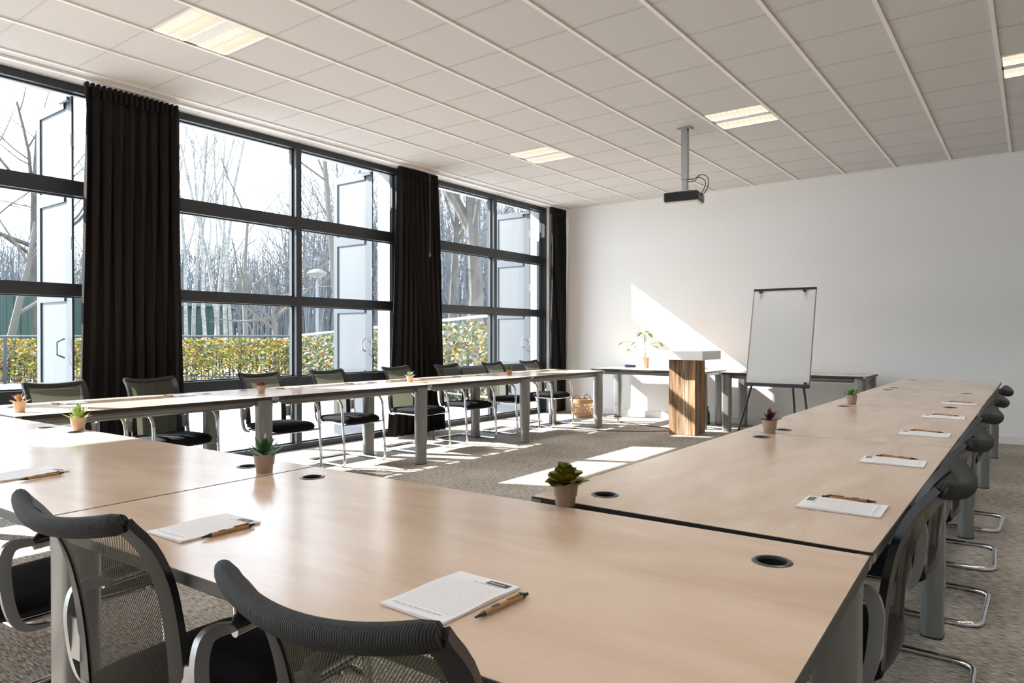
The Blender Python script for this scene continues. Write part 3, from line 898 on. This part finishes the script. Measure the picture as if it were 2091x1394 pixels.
for i, (y, s_) in enumerate(rp):
    put('pad', -.425, y, PI / 2 + math.radians((1, 2, -1, 1, 0)[i]), 'white notepad on the right row, ' + s_, 'notepads on the right row')
    put('pen', -.425, y + .092, PI + PI / 2 + math.radians(180 + (6, 2, -1, 0, 2)[i]), 'brown pen beyond the right row notepad %s' % s_, 'pens on the right row')
wpn = ['nearest the camera', 'in front of the widest curtain', 'beside the red succulent', 'in front of the middle window', 'behind the mint succulent',
       'at the middle curtain', 'near the small green plant', 'farthest from the camera']
for y, s_ in zip((2.10, 2.90, 3.92, 4.72, 5.47, 6.35, 7.36, 8.22), wpn):
    put('pad', -5.50, y, -PI / 2, 'white notepad on the window row, ' + s_, 'notepads on the window row')
    put('pen', -5.50, y - .10, -PI / 2, 'pen left of the window row notepad ' + s_, 'pens on the window row')

# ---------------------------------------------------------------- potted succulents
def leaf(mb, base, az, el, L, W, cup=.25, curl=.4, tip=1.0, thick=.12, n=6):
    """one fleshy pointed leaf; el = start elevation (rad), curl bends it"""
    base = Vector(base); ca, sa = math.cos(az), math.sin(az); vs = []
    p = base.copy(); e = el; st = L / n
    for i in range(n + 1):
        q = i / n
        wd = W * (math.sin(PI * min(1, (q * .82 + .12))) ** .8) * (1 if q < .98 else .1) * (1 - (q ** 4) * .6 * tip)
        d = Vector((ca * math.cos(e), sa * math.cos(e), math.sin(e))); nn = Vector((-ca * math.sin(e), -sa * math.sin(e), math.cos(e))); sd = Vector((-sa, ca, 0))
        th = W * thick * (1 - q * .8)
        vs += [p - sd * wd + nn * wd * cup, p + nn * th, p + sd * wd + nn * wd * cup, p - nn * th * .9]
        p = p + d * st; e += curl / n
    fs = []
    for i in range(n):
        for k in range(4): fs.append([i * 4 + k, i * 4 + (k + 1) % 4, (i + 1) * 4 + (k + 1) % 4, (i + 1) * 4 + k])
    fs += [[3, 2, 1, 0], [n * 4 + k for k in range(4)]]
    mb.add(vs, fs)
def pot_parts(t, m, s_=1.0):
    b = MB().lathe([(.0, .0), (.0265, .0), (.0275, .002), (.0295, .026), (.0325, .0275), (.0365, .063), (.0372, .065), (.0345, .065), (.0335, .056), (0, .055)], 28, cap=False)
    b.v = [(x * s_, y * s_, z * s_) for x, y, z in b.v]; b.build('pot', m, t, smooth=True)
    c = MB().lathe([(0, .0555), (.020, .0575), (.0332, .0565)], 16, cap=False); c.v = [(x * s_, y * s_, z * s_) for x, y, z in c.v]; c.build('soil', M_soil, t)
def succulent(label, x, y, style, potm, leafm, s_=1.0, seed=0):
    rnd = random.Random(seed)
    t = thing('potted_succulent', label, 'plant', (x, y, TOP + .0003), rnd.uniform(0, 6), 'small potted succulents on the tables')
    pot_parts(t, potm, s_)
    m = MB(); z0 = .056 * s_
    if style == 'rosette':      # broad cupped leaves in layers
        for ring, (n, el, L, W) in enumerate(((8, .0, .060, .030), (8, .35, .054, .028), (7, .70, .047, .025), (6, 1.0, .040, .021), (4, 1.3, .032, .016))):
            for k in range(n):
                leaf(m, (0, 0, z0 + ring * .006), 2 * PI * (k + .5 * ring) / n + rnd.uniform(-.15, .15), el + rnd.uniform(-.12, .12), L * rnd.uniform(.85, 1.1), W * rnd.uniform(.85, 1.15), .45, .25, .1, .05)
    elif style == 'aloe':
        for ring, (n, el, L, W) in enumerate(((8, .15, .058, .0085), (6, .6, .058, .010), (4, 1.0, .055, .010), (2, 1.45, .055, .012))):
            for k in range(n):
                leaf(m, (0, 0, z0 + ring * .004), 2 * PI * (k + .5 * ring) / n + rnd.uniform(-.2, .2), el + rnd.uniform(-.1, .15), L * rnd.uniform(.85, 1.15), W, .30, .45 if ring < 2 else .1, 1.0, .25)
    elif style == 'spiky':
        for ring, (n, el, L, W) in enumerate(((8, .2, .052, .009), (6, .75, .050, .009), (4, 1.2, .046, .008))):
            for k in range(n):
                leaf(m, (0, 0, z0 + ring * .004), 2 * PI * (k + .5 * ring) / n + rnd.uniform(-.2, .2), el, L * rnd.uniform(.8, 1.15), W, .25, .3, 1.0, .2)
    elif style == 'bushy':
        for k in range(60):
            a = rnd.uniform(0, 2 * PI); r = rnd.uniform(0, .030) ; h = rnd.uniform(0, .030)
            leaf(m, (r * math.cos(a), r * math.sin(a), z0 + h), a + rnd.uniform(-.6, .6), rnd.uniform(.1, 1.2), rnd.uniform(.014, .024), rnd.uniform(.0045, .0065), .2, .2, .6, .1, n=4)
    elif style == 'cluster':
        for k in range(34):
            a = rnd.uniform(0, 2 * PI); r = .036 * math.sqrt(rnd.random())
            c = (r * math.cos(a), r * math.sin(a), z0 + .004 + rnd.uniform(0, .022))
            for q in range(6): leaf(m, c, q * PI / 3 + a, .7, .012, .0045, .3, .4, .6, .3, n=3)
    k_ = {'rosette': 1.12, 'aloe': 1.25, 'spiky': 1.2, 'bushy': 1.25, 'cluster': 1.15}[style]
    m.v = [(x_ * k_, y_ * k_, z0 + (z_ - z0) * k_) for x_, y_, z_ in m.v]
    m.build('foliage', leafm, t, smooth=True)
    return t
succulent('olive green broad leaved rosette in a taupe pot at the corner joint of the tables', -1.052, 1.655, 'rosette', M_taupe, M_olive, 1.0, 3)
succulent('dark maroon spiky succulent in a brown pot on the right row', -1.042, 3.50, 'spiky', M_pot, M_maroon, 1.0, 5)
succulent('bright green bushy plant in a cream pot on the right row', -1.03, 5.36, 'bushy', M_pot, M_bright, 1.0, 6)
succulent('deep green aloe-like succulent beside a grommet on the foreground seam', -2.148, 1.430, 'aloe', M_pot, M_deep, 1.0, 9)
succulent('lime green succulent with pink tips in a sunlit pot', -3.877, 1.515, 'aloe', M_potwarm, M_lime, 1.0, 11)
succulent('pink and yellow succulent in a sunlit pot at the left edge', -5.092, 1.655, 'spiky', M_potwarm, M_pink, 1.0, 13)
succulent('small red clustered succulent on the window row', -5.193, 3.43, 'cluster', M_potwarm, M_red, .98, 15)
succulent('pale mint rosette succulent on the window row', -5.245, 5.22, 'spiky', M_potwarm, M_mint, 1.0, 17)
succulent('mid green succulent in a terracotta pot toward the far end of the window row', -5.275, 6.99, 'aloe', M_terra, M_mid, .98, 19)

# ---------------------------------------------------------------- lectern
t = thing('lectern', 'reclaimed plank lectern with a thick white top beside the far wall', 'lectern', (-3.655, 8.715, 0), math.radians(1))
m = MB(); tints = []; hw = .178
cols = [(.50, .30, .15), (.36, .30, .25), (.56, .38, .22), (.42, .24, .11), (.48, .35, .24), (.33, .20, .11)]
rnd = random.Random(5); fcols = []
def plankbox(x0, x1, y0, y1):
    m.box(x0 + .001, x1 - .001, y0, y1, 0.004, .972, bev=.002); c = cols[rnd.randrange(len(cols))]; fcols.extend([c] * 26)
for side in range(4):
    n = [4, 3, 4, 3][side]; e = [-hw + 2 * hw * k / n + (rnd.uniform(-.012, .012) if 0 < k < n else 0) for k in range(n + 1)]
    for k in range(n):
        if side == 0: plankbox(e[k], e[k + 1], -hw, -hw + .022)
        if side == 2: plankbox(e[k], e[k + 1], hw - .022, hw)
        if side == 1: plankbox(hw - .022, hw, max(e[k], -hw + .022), min(e[k + 1], hw - .022))
        if side == 3: plankbox(-hw, -hw + .022, max(e[k], -hw + .022), min(e[k + 1], hw - .022))
o = m.build('plank_column', M_plank, t)
ca = o.data.color_attributes.new('tint', 'FLOAT_COLOR', 'CORNER')
per = len(o.data.polygons) // (len(fcols) // 26)
for poly in o.data.polygons:
    c = fcols[min(len(fcols) - 1, (poly.index // per) * 26)]
    for li in poly.loop_indices: ca.data[li].color = (*c, 1)
MB().box(-.335, .335, -.335, .335, .972, 1.085, bev=.004).build('top_slab', M_white, t)

# ---------------------------------------------------------------- flipchart
t = thing('flipchart_easel', 'white flipchart board on a thin black tripod easel', 'flipchart', (-2.08, 7.05, 0))
def fp(x, s_, off=0):      # point on the leaning board plane; s_ 0 bottom .. 1 top
    return Vector((x, .18 + .27 * s_ - off * .964, .783 + .981 * s_ + off * -.265 * -1))
A, B_, C_, D_ = -.31, .305, 1.0, 0.0
def slab(mb, x0, x1, s0, s1, th, off=0):
    vs = [fp(x0, s0, off), fp(x1, s0, off), fp(x1, s1, off), fp(x0, s1, off)]
    nb = Vector((0, .964, -.265)) * th
    mb.add(vs + [v + nb for v in vs], [[0, 1, 2, 3], [7, 6, 5, 4], [0, 4, 5, 1], [1, 5, 6, 2], [2, 6, 7, 3], [3, 7, 4, 0]])
m = MB(); slab(m, A, B_, .008, .99, .012); m.build('board', M_wboard, t)
m = MB(); slab(m, A - .006, A, 0, 1, .018, .003); slab(m, B_, B_ + .006, 0, 1, .018, .003); m.build('board_edge', M_rail, t)
m = MB(); slab(m, A - .006, B_ + .006, .985, 1.005, .024, .008); m.build('clamp_bar', M_blk, t)
m = MB(); slab(m, A - .006, B_ + .006, -.022, .006, .05, .035); m.build('pen_tray', M_fence, t)
for x in (A + .075, B_ - .10):
    m = MB(); c = fp(x, .968, .012); m.tube([c, c + Vector((0, -.03, .0))], .016, 12); m.build('paper_knob', M_blk, t, smooth=True)
m = MB(); c = fp(B_ - .03, .022, .012); m.tube([c, c + Vector((0, -.02, 0))], .014, 12); m.build('magnet', M_blk, t, smooth=True)
for x0, x1, yb in ((A + .055, A - .10, -.02), (B_ - .055, B_ + .10, -.02)):
    m = MB(); m.tube([fp(x0, .3, -.03), fp(x0, 0, -.02), Vector((x1, yb, .012))], .011, 10); m.build('leg', M_fence, t, smooth=True)
m = MB(); m.tube([fp(0.04, .75, -.04), Vector((.05, .75, .012))], .011, 10); m.build('leg', M_fence, t, smooth=True)

# ---------------------------------------------------------------- projector
t = thing('projector_mount', 'grey square pole hanging from the ceiling with a mounting plate', 'projector mount', (-2.935, 6.94, 2.78), math.radians(0))
MB().box(-.07, .07, -.05, .05, .645, .661, bev=.003).build('ceiling_plate', M_silver, t)
MB().box(-.033, .033, -.033, .033, .12, .646, bev=.004).build('outer_pole', M_silver, t)
MB().box(-.027, .027, -.027, .027, .0, .125, bev=.003).build('inner_pole', M_silver, t)
MB().box(-.09, .09, -.07, .07, -.012, .002, bev=.003).build('base_plate', M_silver, t)
t = thing('projector', 'black projector with pale underside hanging below the grey pole', 'projector', (-2.935, 6.94, 2.645), math.radians(8))
m = MB().box(-.19, .17, -.14, .13, .022, .118, bev=.012); m.build('body', M_projblk, t)
m = MB().box(-.185, .165, -.136, .126, .0, .024, bev=.010); m.build('underside', M_projwht, t)
m = MB(); m.tube([(.06, .128, .075), (.06, .150, .075)], .032, 18); m.build('lens', M_blk, t, smooth=True)
m = MB()
for k in range(7): m.box(.168, .173, -.10 + k * .03, -.09 + k * .03, .04, .10)
m.build('vent', M_silver, t)
for dz, dx in ((0, 0), (.025, -.03)):
    m = MB(); pts = [Vector((.03, -.02, .26 - dz)), Vector((.10, -.03, .255 - dz)), Vector((.18 + dx, -.05, .285 - dz)), Vector((.245 + dx, -.06, .25 - dz)), Vector((.255 + dx, -.06, .17)), Vector((.215 + dx, -.05, .10)), Vector((.165, -.04, .075))]
    sm = []
    for i in range(len(pts) - 1):
        p0 = pts[max(0, i - 1)]; p1 = pts[i]; p2 = pts[i + 1]; p3 = pts[min(len(pts) - 1, i + 2)]
        for q in range(5):
            f = q / 5; sm.append(0.5 * (2 * p1 + (p2 - p0) * f + (2 * p0 - 5 * p1 + 4 * p2 - p3) * f * f + (3 * p1 - p0 - 3 * p2 + p3) * f ** 3))
    m.tube(sm + [pts[-1]], .0045, 7); m.build('cable', M_cable, t, smooth=True)

# ---------------------------------------------------------------- basket, vase, box, bottle, cables
t = thing('wicker_basket', 'round open weave wicker basket with black handles by the corner curtain', 'basket', (-5.74, 9.52, 0))
m = MB(); R0, R1, HB = .145, .185, .285
def br(z): return R0 + (R1 - R0) * min(1, (z / HB) ** .7)
for z in [.008, .018, .03, .042, .23, .245, .258, .27, .283]:
    m.tube([(br(z) * math.cos(a * PI / 16), br(z) * math.sin(a * PI / 16), z) for a in range(32)], .0065, 6, closed=True)
for k in range(15):
    for sg in (-1, 1):
        pts = []
        for q in range(7):
            z = .035 + .20 * q / 6; a = 2 * PI * k / 15 + sg * .6 * q / 6; r = br(z) + .004 * sg * math.cos(q * PI)
            pts.append((r * math.cos(a), r * math.sin(a), z))
        m.tube(pts, .0055, 5, cap=False)
for z in (.09, .14, .185):
    m.tube([((br(z) + .003 * math.cos(8 * a * PI / 12)) * math.cos(a * PI / 16), (br(z) + .003 * math.cos(8 * a * PI / 12)) * math.sin(a * PI / 16), z) for a in range(32)], .005, 5, closed=True)
m.lathe([(0, .002), (R0, .002), (R0, .008), (0, .008)], 24, cap=False)
m.build('wickerwork', M_wicker, t, smooth=True)
for sg in (-1, 1):
    m = MB(); m.tube([(-.07, sg * .16, .27), (-.05, sg * .165, .32), (0, sg * .13, .355), (.05, sg * .165, .32), (.07, sg * .16, .27)], .010, 6, flat=.5); m.build('handle', M_cable, t, smooth=True)

t = thing('potted_sapling', 'leafy sapling in a mosaic patterned vase on the far side table', 'plant', (-4.79, 9.80, TOP + .0003))
MB().lathe([(0, 0), (.05, 0), (.058, .01), (.066, .08), (.072, .15), (.074, .165), (.066, .165), (.064, .14), (0, .135)], 24, cap=False).build('vase', M_mosaic, t, smooth=True)
MB().lathe([(0, .137), (.064, .139)], 16, cap=False).build('soil', M_soil, t)
rnd = random.Random(4)
st = MB(); lf = MB()
main = [Vector((0, 0, .13)), Vector((.01, 0, .25)), Vector((-.005, 0, .38)), Vector((.0, 0, .52))]
st.tube(main, [.006, .005, .004, .002], 6)
spots = [(-.30, .40), (-.17, .40), (-.24, .28), (-.14, .26), (.14, .24), (.12, .34), (.22, .39), (-.10, .50), (.02, .56), (.06, .53), (-.02, .54), (-.05, .20), (.18, .26), (-.08, .36)]
for (dx, z) in spots:
    zb = .16 + (z - .15) * .55
    dy = rnd.uniform(-.08, .08); e = Vector((dx * .8, dx * .5 + dy, z))
    st.tube([Vector((0, 0, zb)), Vector((dx * .4, dx * .22 + dy * .4, (zb + z) / 2 + .03)), e], [.0025, .002, .0015], 5)
    for q in range(2):
        leaf(lf, e, math.atan2(dx * .5 + dy, dx * .8) + rnd.uniform(-.9, .9), rnd.uniform(-.7, .3), rnd.uniform(.10, .14), .036, .15, -.4, .7, .03, 5)
st.build('stem', M_mid, t); lf.build('foliage', M_young, t, smooth=True)

t = thing('pencil_box', 'small navy box lying on the far side table left of the vase', 'box', (-5.07, 9.86, TOP + .0003), math.radians(30))
MB().box(-.085, .085, -.04, .04, 0, .038, bev=.004).build('tray', M_navy, t); MB().box(-.087, .0, -.042, .042, .030, .046, bev=.003).build('lid', mat('steel blue lid', (.12, .16, .30), .5), t)

t = thing('water_bottle', 'green glass bottle with black cap on the floor behind the lectern', 'bottle', (-3.80, 9.80, 0))
MB().lathe([(0, .0), (.034, .0), (.037, .01), (.037, .15), (.030, .18), (.014, .21), (.013, .235)], 18).build('glass_body', M_bottle, t, smooth=True)
MB().lathe([(.015, .235), (.016, .238), (.016, .262), (.0, .263)], 14).build('cap', M_blk, t, smooth=True)
def cable(label, pts):
    P = [Vector((x, y, .006)) for x, y in pts]; sm = []
    for i in range(len(P) - 1):
        p0 = P[max(0, i - 1)]; p1 = P[i]; p2 = P[i + 1]; p3 = P[min(len(P) - 1, i + 2)]
        for q in range(6):
            f = q / 6; sm.append(0.5 * (2 * p1 + (p2 - p0) * f + (2 * p0 - 5 * p1 + 4 * p2 - p3) * f * f + (3 * p1 - p0 - 3 * p2 + p3) * f ** 3))
    m = MB(); m.tube(sm + [P[-1]], .006, 6); tag(m.build('power_cable', M_cable, smooth=True), label, 'cable', None)
cable('black cable running along the floor to the front of the lectern', [(-5.6, 8.05), (-5.2, 8.20), (-4.98, 8.24), (-4.60, 8.28), (-4.2, 8.52), (-3.93, 8.75)])
cable('black cable curving over the floor from the far wall to the lectern', [(-5.35, 9.95), (-4.95, 9.30), (-4.55, 9.12), (-4.15, 9.05), (-3.90, 8.93)])
cable('black cable lying on the floor between the lectern and the flipchart', [(-3.80, 9.60), (-3.55, 9.40), (-3.30, 9.48), (-3.0, 9.55), (-2.6, 9.45)])

# ---------------------------------------------------------------- outside
struct(MB().box(-26, -6.9, -25, 22, -.3, -.03).build('terrace_paving', M_paving))
struct(MB().box(-190, -26, -120, 190, -.35, -.05).build('lawn_ground', M_lawn))
struct(MB().box(-26, -6.9, 22, 190, -.35, -.05).build('lawn_strip', M_lawn))

def hedge(label, p0, p1, h0, h1, th, n, mats_w, seed):
    rnd = random.Random(seed); p0 = Vector((*p0, 0)); p1 = Vector((*p1, 0)); d = (p1 - p0); L = d.length; d.normalize(); nrm = Vector((-d.y, d.x, 0))
    t = thing('beech_hedge', label, 'hedge', tuple((p0 + p1) / 2), 0)
    c = (p0 + p1) / 2; m = MB()
    for i in range(n):
        s_ = rnd.random(); w_ = rnd.uniform(-1, 1); h = h0 + (h1 - h0) * s_; z = rnd.random() ** .9 * h
        if rnd.random() < .75: w_ = math.copysign(1 - rnd.random() ** 2 * .35, w_)
        p = p0 + d * (s_ * L) + nrm * (w_ * th / 2) - c; p.z = z - .03
        r = rnd.uniform(.035, .075); a = rnd.uniform(0, 6.28); b = rnd.uniform(-1, 1)
        u = Vector((math.cos(a), math.sin(a), b)).normalized() * r; v = u.cross(Vector((rnd.uniform(-1, 1), rnd.uniform(-1, 1), rnd.uniform(-1, 1)))).normalized() * r * .7
        q = rnd.random(); acc = 0; m.cur = 0
        for k, wt in enumerate(mats_w):
            acc += wt
            if q < acc: m.cur = k; break
        m.add([p - u, p - v * .8, p + u, p + v * .8], [[0, 1, 2, 3]])
    f = m.build('foliage', M_h, t)
    tw = MB()
    for i in range(int(L * 9)):
        s_ = (i + rnd.random()) / (L * 9); h = (h0 + (h1 - h0) * s_) * rnd.uniform(.7, 1.0); p = p0 + d * (s_ * L) + nrm * rnd.uniform(-.15, .15) - c
        q = p + Vector((rnd.uniform(-.12, .12), rnd.uniform(-.12, .12), h)); tw.tube([p, (p + q) / 2 + Vector((rnd.uniform(-.05, .05), 0, 0)), q], [.022, .016, .006], 5, cap=False)
    tw.build('stems', M_bark, t)
def garden_fence(label, p0, p1, h0, h1, m_, n):
    p0 = Vector((*p0, 0)); p1 = Vector((*p1, 0)); c = (p0 + p1) / 2
    t = thing('garden_fence', label, 'fence', tuple(c), 0)
    m = MB(); m.tube([p0 - c + Vector((0, 0, h0)), p1 - c + Vector((0, 0, h1))], .03, 6); m.tube([p0 - c + Vector((0, 0, .15)), p1 - c + Vector((0, 0, .15))], .02, 6); m.build('rail', m_, t)
    for k in range(n + 1):
        q = k / n; p = p0 * (1 - q) + p1 * q - c; MB().box(p.x - .04, p.x + .04, p.y - .04, p.y + .04, -.04, h0 + (h1 - h0) * q).build('post', m_, t)
hA, hB = far(-260, 19.5), far(606, 20.5); hC = far(1036, 13.0)
hedge('low beech hedge with yellow autumn leaves across the terrace', hA, hB, 1.24, 1.26, .7, 16000, (.42, .30, .14, .14), 3)
hedge('pale leaved beech hedge rising to the right beyond the shutters', far(600, 20.6), hC, 1.26, 1.62, .6, 13000, (.12, .26, .08, .54), 4)
def off(p, k): return (p[0] + k * F2.x, p[1] + k * F2.y)
garden_fence('thin dark rail fence in front of the yellow hedge', off(hA, -.55), off(hB, -.55), 1.28, 1.29, M_fence, 3)
garden_fence('pale topped rail fence in front of the pale hedge', off(far(612, 20.3), -.5), off(hC, -.5), 1.30, 1.68, M_steel, 1)

# bare trees: recursive limbs
def grow(mb, p, d, L, r, lev, rnd, spread, maxlev, sides, droop=0.0, nb=3):
    n = 4; pts = [p.copy()]; rr = [r]; q = p.copy(); dd = d.copy()
    for i in range(n):
        dd = (dd + Vector((rnd.uniform(-1, 1), rnd.uniform(-1, 1), rnd.uniform(-.6, 1) + droop)) * (.10 if lev == 0 else .20)).normalized()
        q = q + dd * (L / n); pts.append(q.copy()); rr.append(r * (1 - .55 * (i + 1) / n))
    mb.tube(pts, rr, max(3, sides - lev), cap=False)
    if lev >= maxlev: return
    k = nb if lev else nb + 3
    for i in range(k):
        f = rnd.uniform(.35, 1.0) if lev else rnd.uniform(.38, 1.0)
        idx = min(n - 1, int(f * n)); fr = f * n - idx; b = pts[idx].lerp(pts[idx + 1], min(1, fr))
        ax = Vector((rnd.uniform(-1, 1), rnd.uniform(-1, 1), rnd.uniform(-.3, .9))).normalized()
        nd = (dd * (1 - spread) + ax * spread).normalized()
        grow(mb, b, nd, L * rnd.uniform(.42, .66), rr[idx] * rnd.uniform(.38, .58), lev + 1, rnd, min(.95, spread * 1.05), maxlev, sides, droop, nb)
def tree_mesh(seed, Ht, r, maxlev=3, spread=.62, lean=(0, 0), sides=7, nb=4, droop=.15):
    rnd = random.Random(seed); m = MB(); grow(m, Vector((0, 0, -.1)), Vector((lean[0], lean[1], 1)).normalized(), Ht, r, 0, rnd, spread, maxlev, sides, droop, nb)
    return m
def tree(label, px, depth, mb, m_, group=None, cat='tree', name='bare_tree'):
    x, y = far(px, depth); o = mb.build(name, m_, None, smooth=True, loc=(x, y, -.05)); o.rotation_euler = (0, 0, px * .1)
    return tag(o, label, cat, group)
tree('big bare oak standing left of the nearest shutter', 84, 26, tree_mesh(21, 9.0, .20, 4, .60, nb=4), M_bark)
tree('pale leaning trunk behind the yellow hedge at the left edge', 14, 24, tree_mesh(22, 5.5, .15, 3, .55, lean=(-.05, -.16), nb=3), M_barkp)
rnd = random.Random(30)
bi = [(382, 30), (394, 31), (424, 29), (438, 33), (449, 30), (463, 31), (475, 34)]
for k, (px, dp) in enumerate(bi):
    mb = tree_mesh(40 + k, rnd.uniform(9, 11), .10, 3, .42, lean=(rnd.uniform(-.05, .05), rnd.uniform(-.07, .03)), sides=6, nb=2)
    tree('slender white birch, ' + ('nearest the widest curtain', 'second from the widest curtain', 'third from the widest curtain', 'in the middle of the clump', 'third from the right of the clump', 'second from the right of the clump', 'rightmost of the clump')[k], px, dp, mb, M_birch, 'white birches seen through the middle window', name='birch_tree')
tree('pollarded tree with crooked pale limbs behind the hedge in the middle window', 562, 24, tree_mesh(61, 3.6, .13, 4, .80, nb=4, droop=.02), M_barkp)
tree('bare tree with twisted limbs above the pollard', 500, 27, tree_mesh(64, 6.0, .12, 4, .85, nb=3, droop=-.02), M_barkp)
tree('tall bare tree whose crown shows behind the middle shutter', 700, 25, tree_mesh(66, 9.5, .15, 4, .75, nb=4), M_barkp)
tree('thick dark trunk seen through the farthest window', 962, 22, tree_mesh(70, 11, .26, 4, .50, nb=4), M_bark)
tree('tall slim bare tree beside the thick trunk in the farthest window', 918, 25, tree_mesh(73, 11, .15, 4, .55, nb=4), M_bark)
tree('bare tree left of the farthest shutter', 1000, 27, tree_mesh(74, 12, .17, 4, .55, nb=4), M_bark)
tree('bare tree just right of the middle curtain', 890, 28, tree_mesh(75, 11, .16, 4, .60, nb=4), M_barkp)
var = [tree_mesh(100 + k, rnd.uniform(9, 12), rnd.uniform(.10, .16), 3, .50, sides=5, nb=4) for k in range(6)]
protos = []
n_f = 0
for row, (d0, d1, cnt) in enumerate(((36, 44, 46), (48, 60, 60), (64, 84, 70))):
    for k in range(cnt):
        px = -40 + (1140 + 40) * (k + rnd.random()) / cnt
        dp = rnd.uniform(d0, d1); x, y = far(px, dp); v = rnd.randrange(6)
        if x > -9: continue
        lb = ('bare forest tree in the front of the wood', 'bare forest tree in the middle of the wood', 'bare forest tree at the back of the wood')[row]
        if v >= len(protos) or protos[v] is None:
            while len(protos) <= v: protos.append(None)
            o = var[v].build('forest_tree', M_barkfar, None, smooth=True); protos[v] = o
        else:
            o = protos[v].copy(); C.objects.link(o)
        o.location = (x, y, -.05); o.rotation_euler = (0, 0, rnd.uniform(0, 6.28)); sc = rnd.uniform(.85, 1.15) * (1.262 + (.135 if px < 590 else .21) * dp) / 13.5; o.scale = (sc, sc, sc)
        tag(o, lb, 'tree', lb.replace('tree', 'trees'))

def thicket(label, px0, px1, d0, d1, ang, n, seed):
    rnd = random.Random(seed); m = MB()
    for i in range(n):
        px = rnd.uniform(px0, px1); dp = rnd.uniform(d0, d1); x, y = far(px, dp)
        a = ang(px) * rnd.uniform(.25, 1.05) * (.65 + .35 * rnd.random()); top = 1.2 + a * dp; r = rnd.uniform(.03, .10)
        z0 = 0 if rnd.random() < .5 else top * rnd.uniform(.2, .8)
        ln = (top - z0) if z0 == 0 else min(top - z0, rnd.uniform(1.5, 4)); tl = .06 if z0 == 0 else .8
        e = Vector((x + rnd.uniform(-tl, tl) * ln, y + rnd.uniform(-tl, tl) * ln, z0 + ln))
        b = Vector((x, y, z0)); mid = (b + e) / 2 + Vector((rnd.uniform(-.2, .2), rnd.uniform(-.2, .2), 0))
        m.tube([b, mid, e], [r, r * .8, r * .3], 3, cap=False)
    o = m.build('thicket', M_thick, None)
    return tag(o, label, 'trees', None, 'stuff')
M_thick = mat('haze tinted twigs', (0.13, 0.137, 0.155), 0.95)  # bluish grey base carries the haze over the far wood
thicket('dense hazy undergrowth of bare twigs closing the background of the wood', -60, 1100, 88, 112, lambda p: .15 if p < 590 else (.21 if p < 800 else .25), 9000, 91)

# sheds, street lamp, sign
def shed(label, px, depth, W, D, Hh, rz):
    x, y = far(px, depth); t = thing('garden_shed', label, 'shed', (x, y, -.05), rz)
    MB().box(-W / 2, W / 2, -D / 2, D / 2, 0, Hh).build('cladding', M_green, t)
    MB().box(-W / 2 - .15, W / 2 + .15, -D / 2 - .15, D / 2 + .15, Hh, Hh + .12).build('roof', M_roof, t)
    m = MB()
    k = -W / 2
    while k < W / 2: m.box(k, k + .03, -D / 2 - .02, -D / 2, 0, Hh); k += .3
    m.build('battens', M_green, t)
    MB().box(-W / 2, W / 2, -D / 2 - .05, -D / 2 - .02, 1.1, 1.18).build('band', M_steel, t)
shed('long dark green shed behind the hedge at the left edge', 0, 33, 9, 5, 3.6, YAW)
shed('dark green shed behind the birch trunks', 395, 40, 3.6, 4, 3.0, YAW + .2)
x, y = far(648, 24); t = thing('street_lamp', 'pale street lamp with a flat globe seen through the middle window', 'street lamp', (x, y, -.05))
MB().tube([(0, 0, 0), (0, 0, 3.34)], [.06, .045], 10).build('pole', M_fpole, t, smooth=True)
lh = MB().lathe([(0, 2.62), (.10, 2.64), (.22, 2.72), (.245, 2.77), (.20, 2.84), (.08, 2.89), (0, 2.90)], 20, cap=False)
lh.v = [(a * 1.35, b * 1.35, 3.32 + (c - 2.62) * 1.2) for a, b, c in lh.v]
lh.build('lamp_head', M_globe, t, smooth=True)
x, y = far(632, 30); t = thing('sign_board', 'small orange sign board beyond the hedge left of the street lamp', 'sign', (x, y, -.05), YAW)
MB().box(-.24, .24, -.03, 0, 1.25, 1.43).build('panel', M_orange, t); MB().box(-.30, .30, 0, .03, 1.18, 1.50).build('backing', M_fence, t)
MB().box(-.24, -.19, 0, .04, 0, 1.2).build('post', M_fence, t); MB().box(.19, .24, 0, .04, 0, 1.2).build('post', M_fence, t)
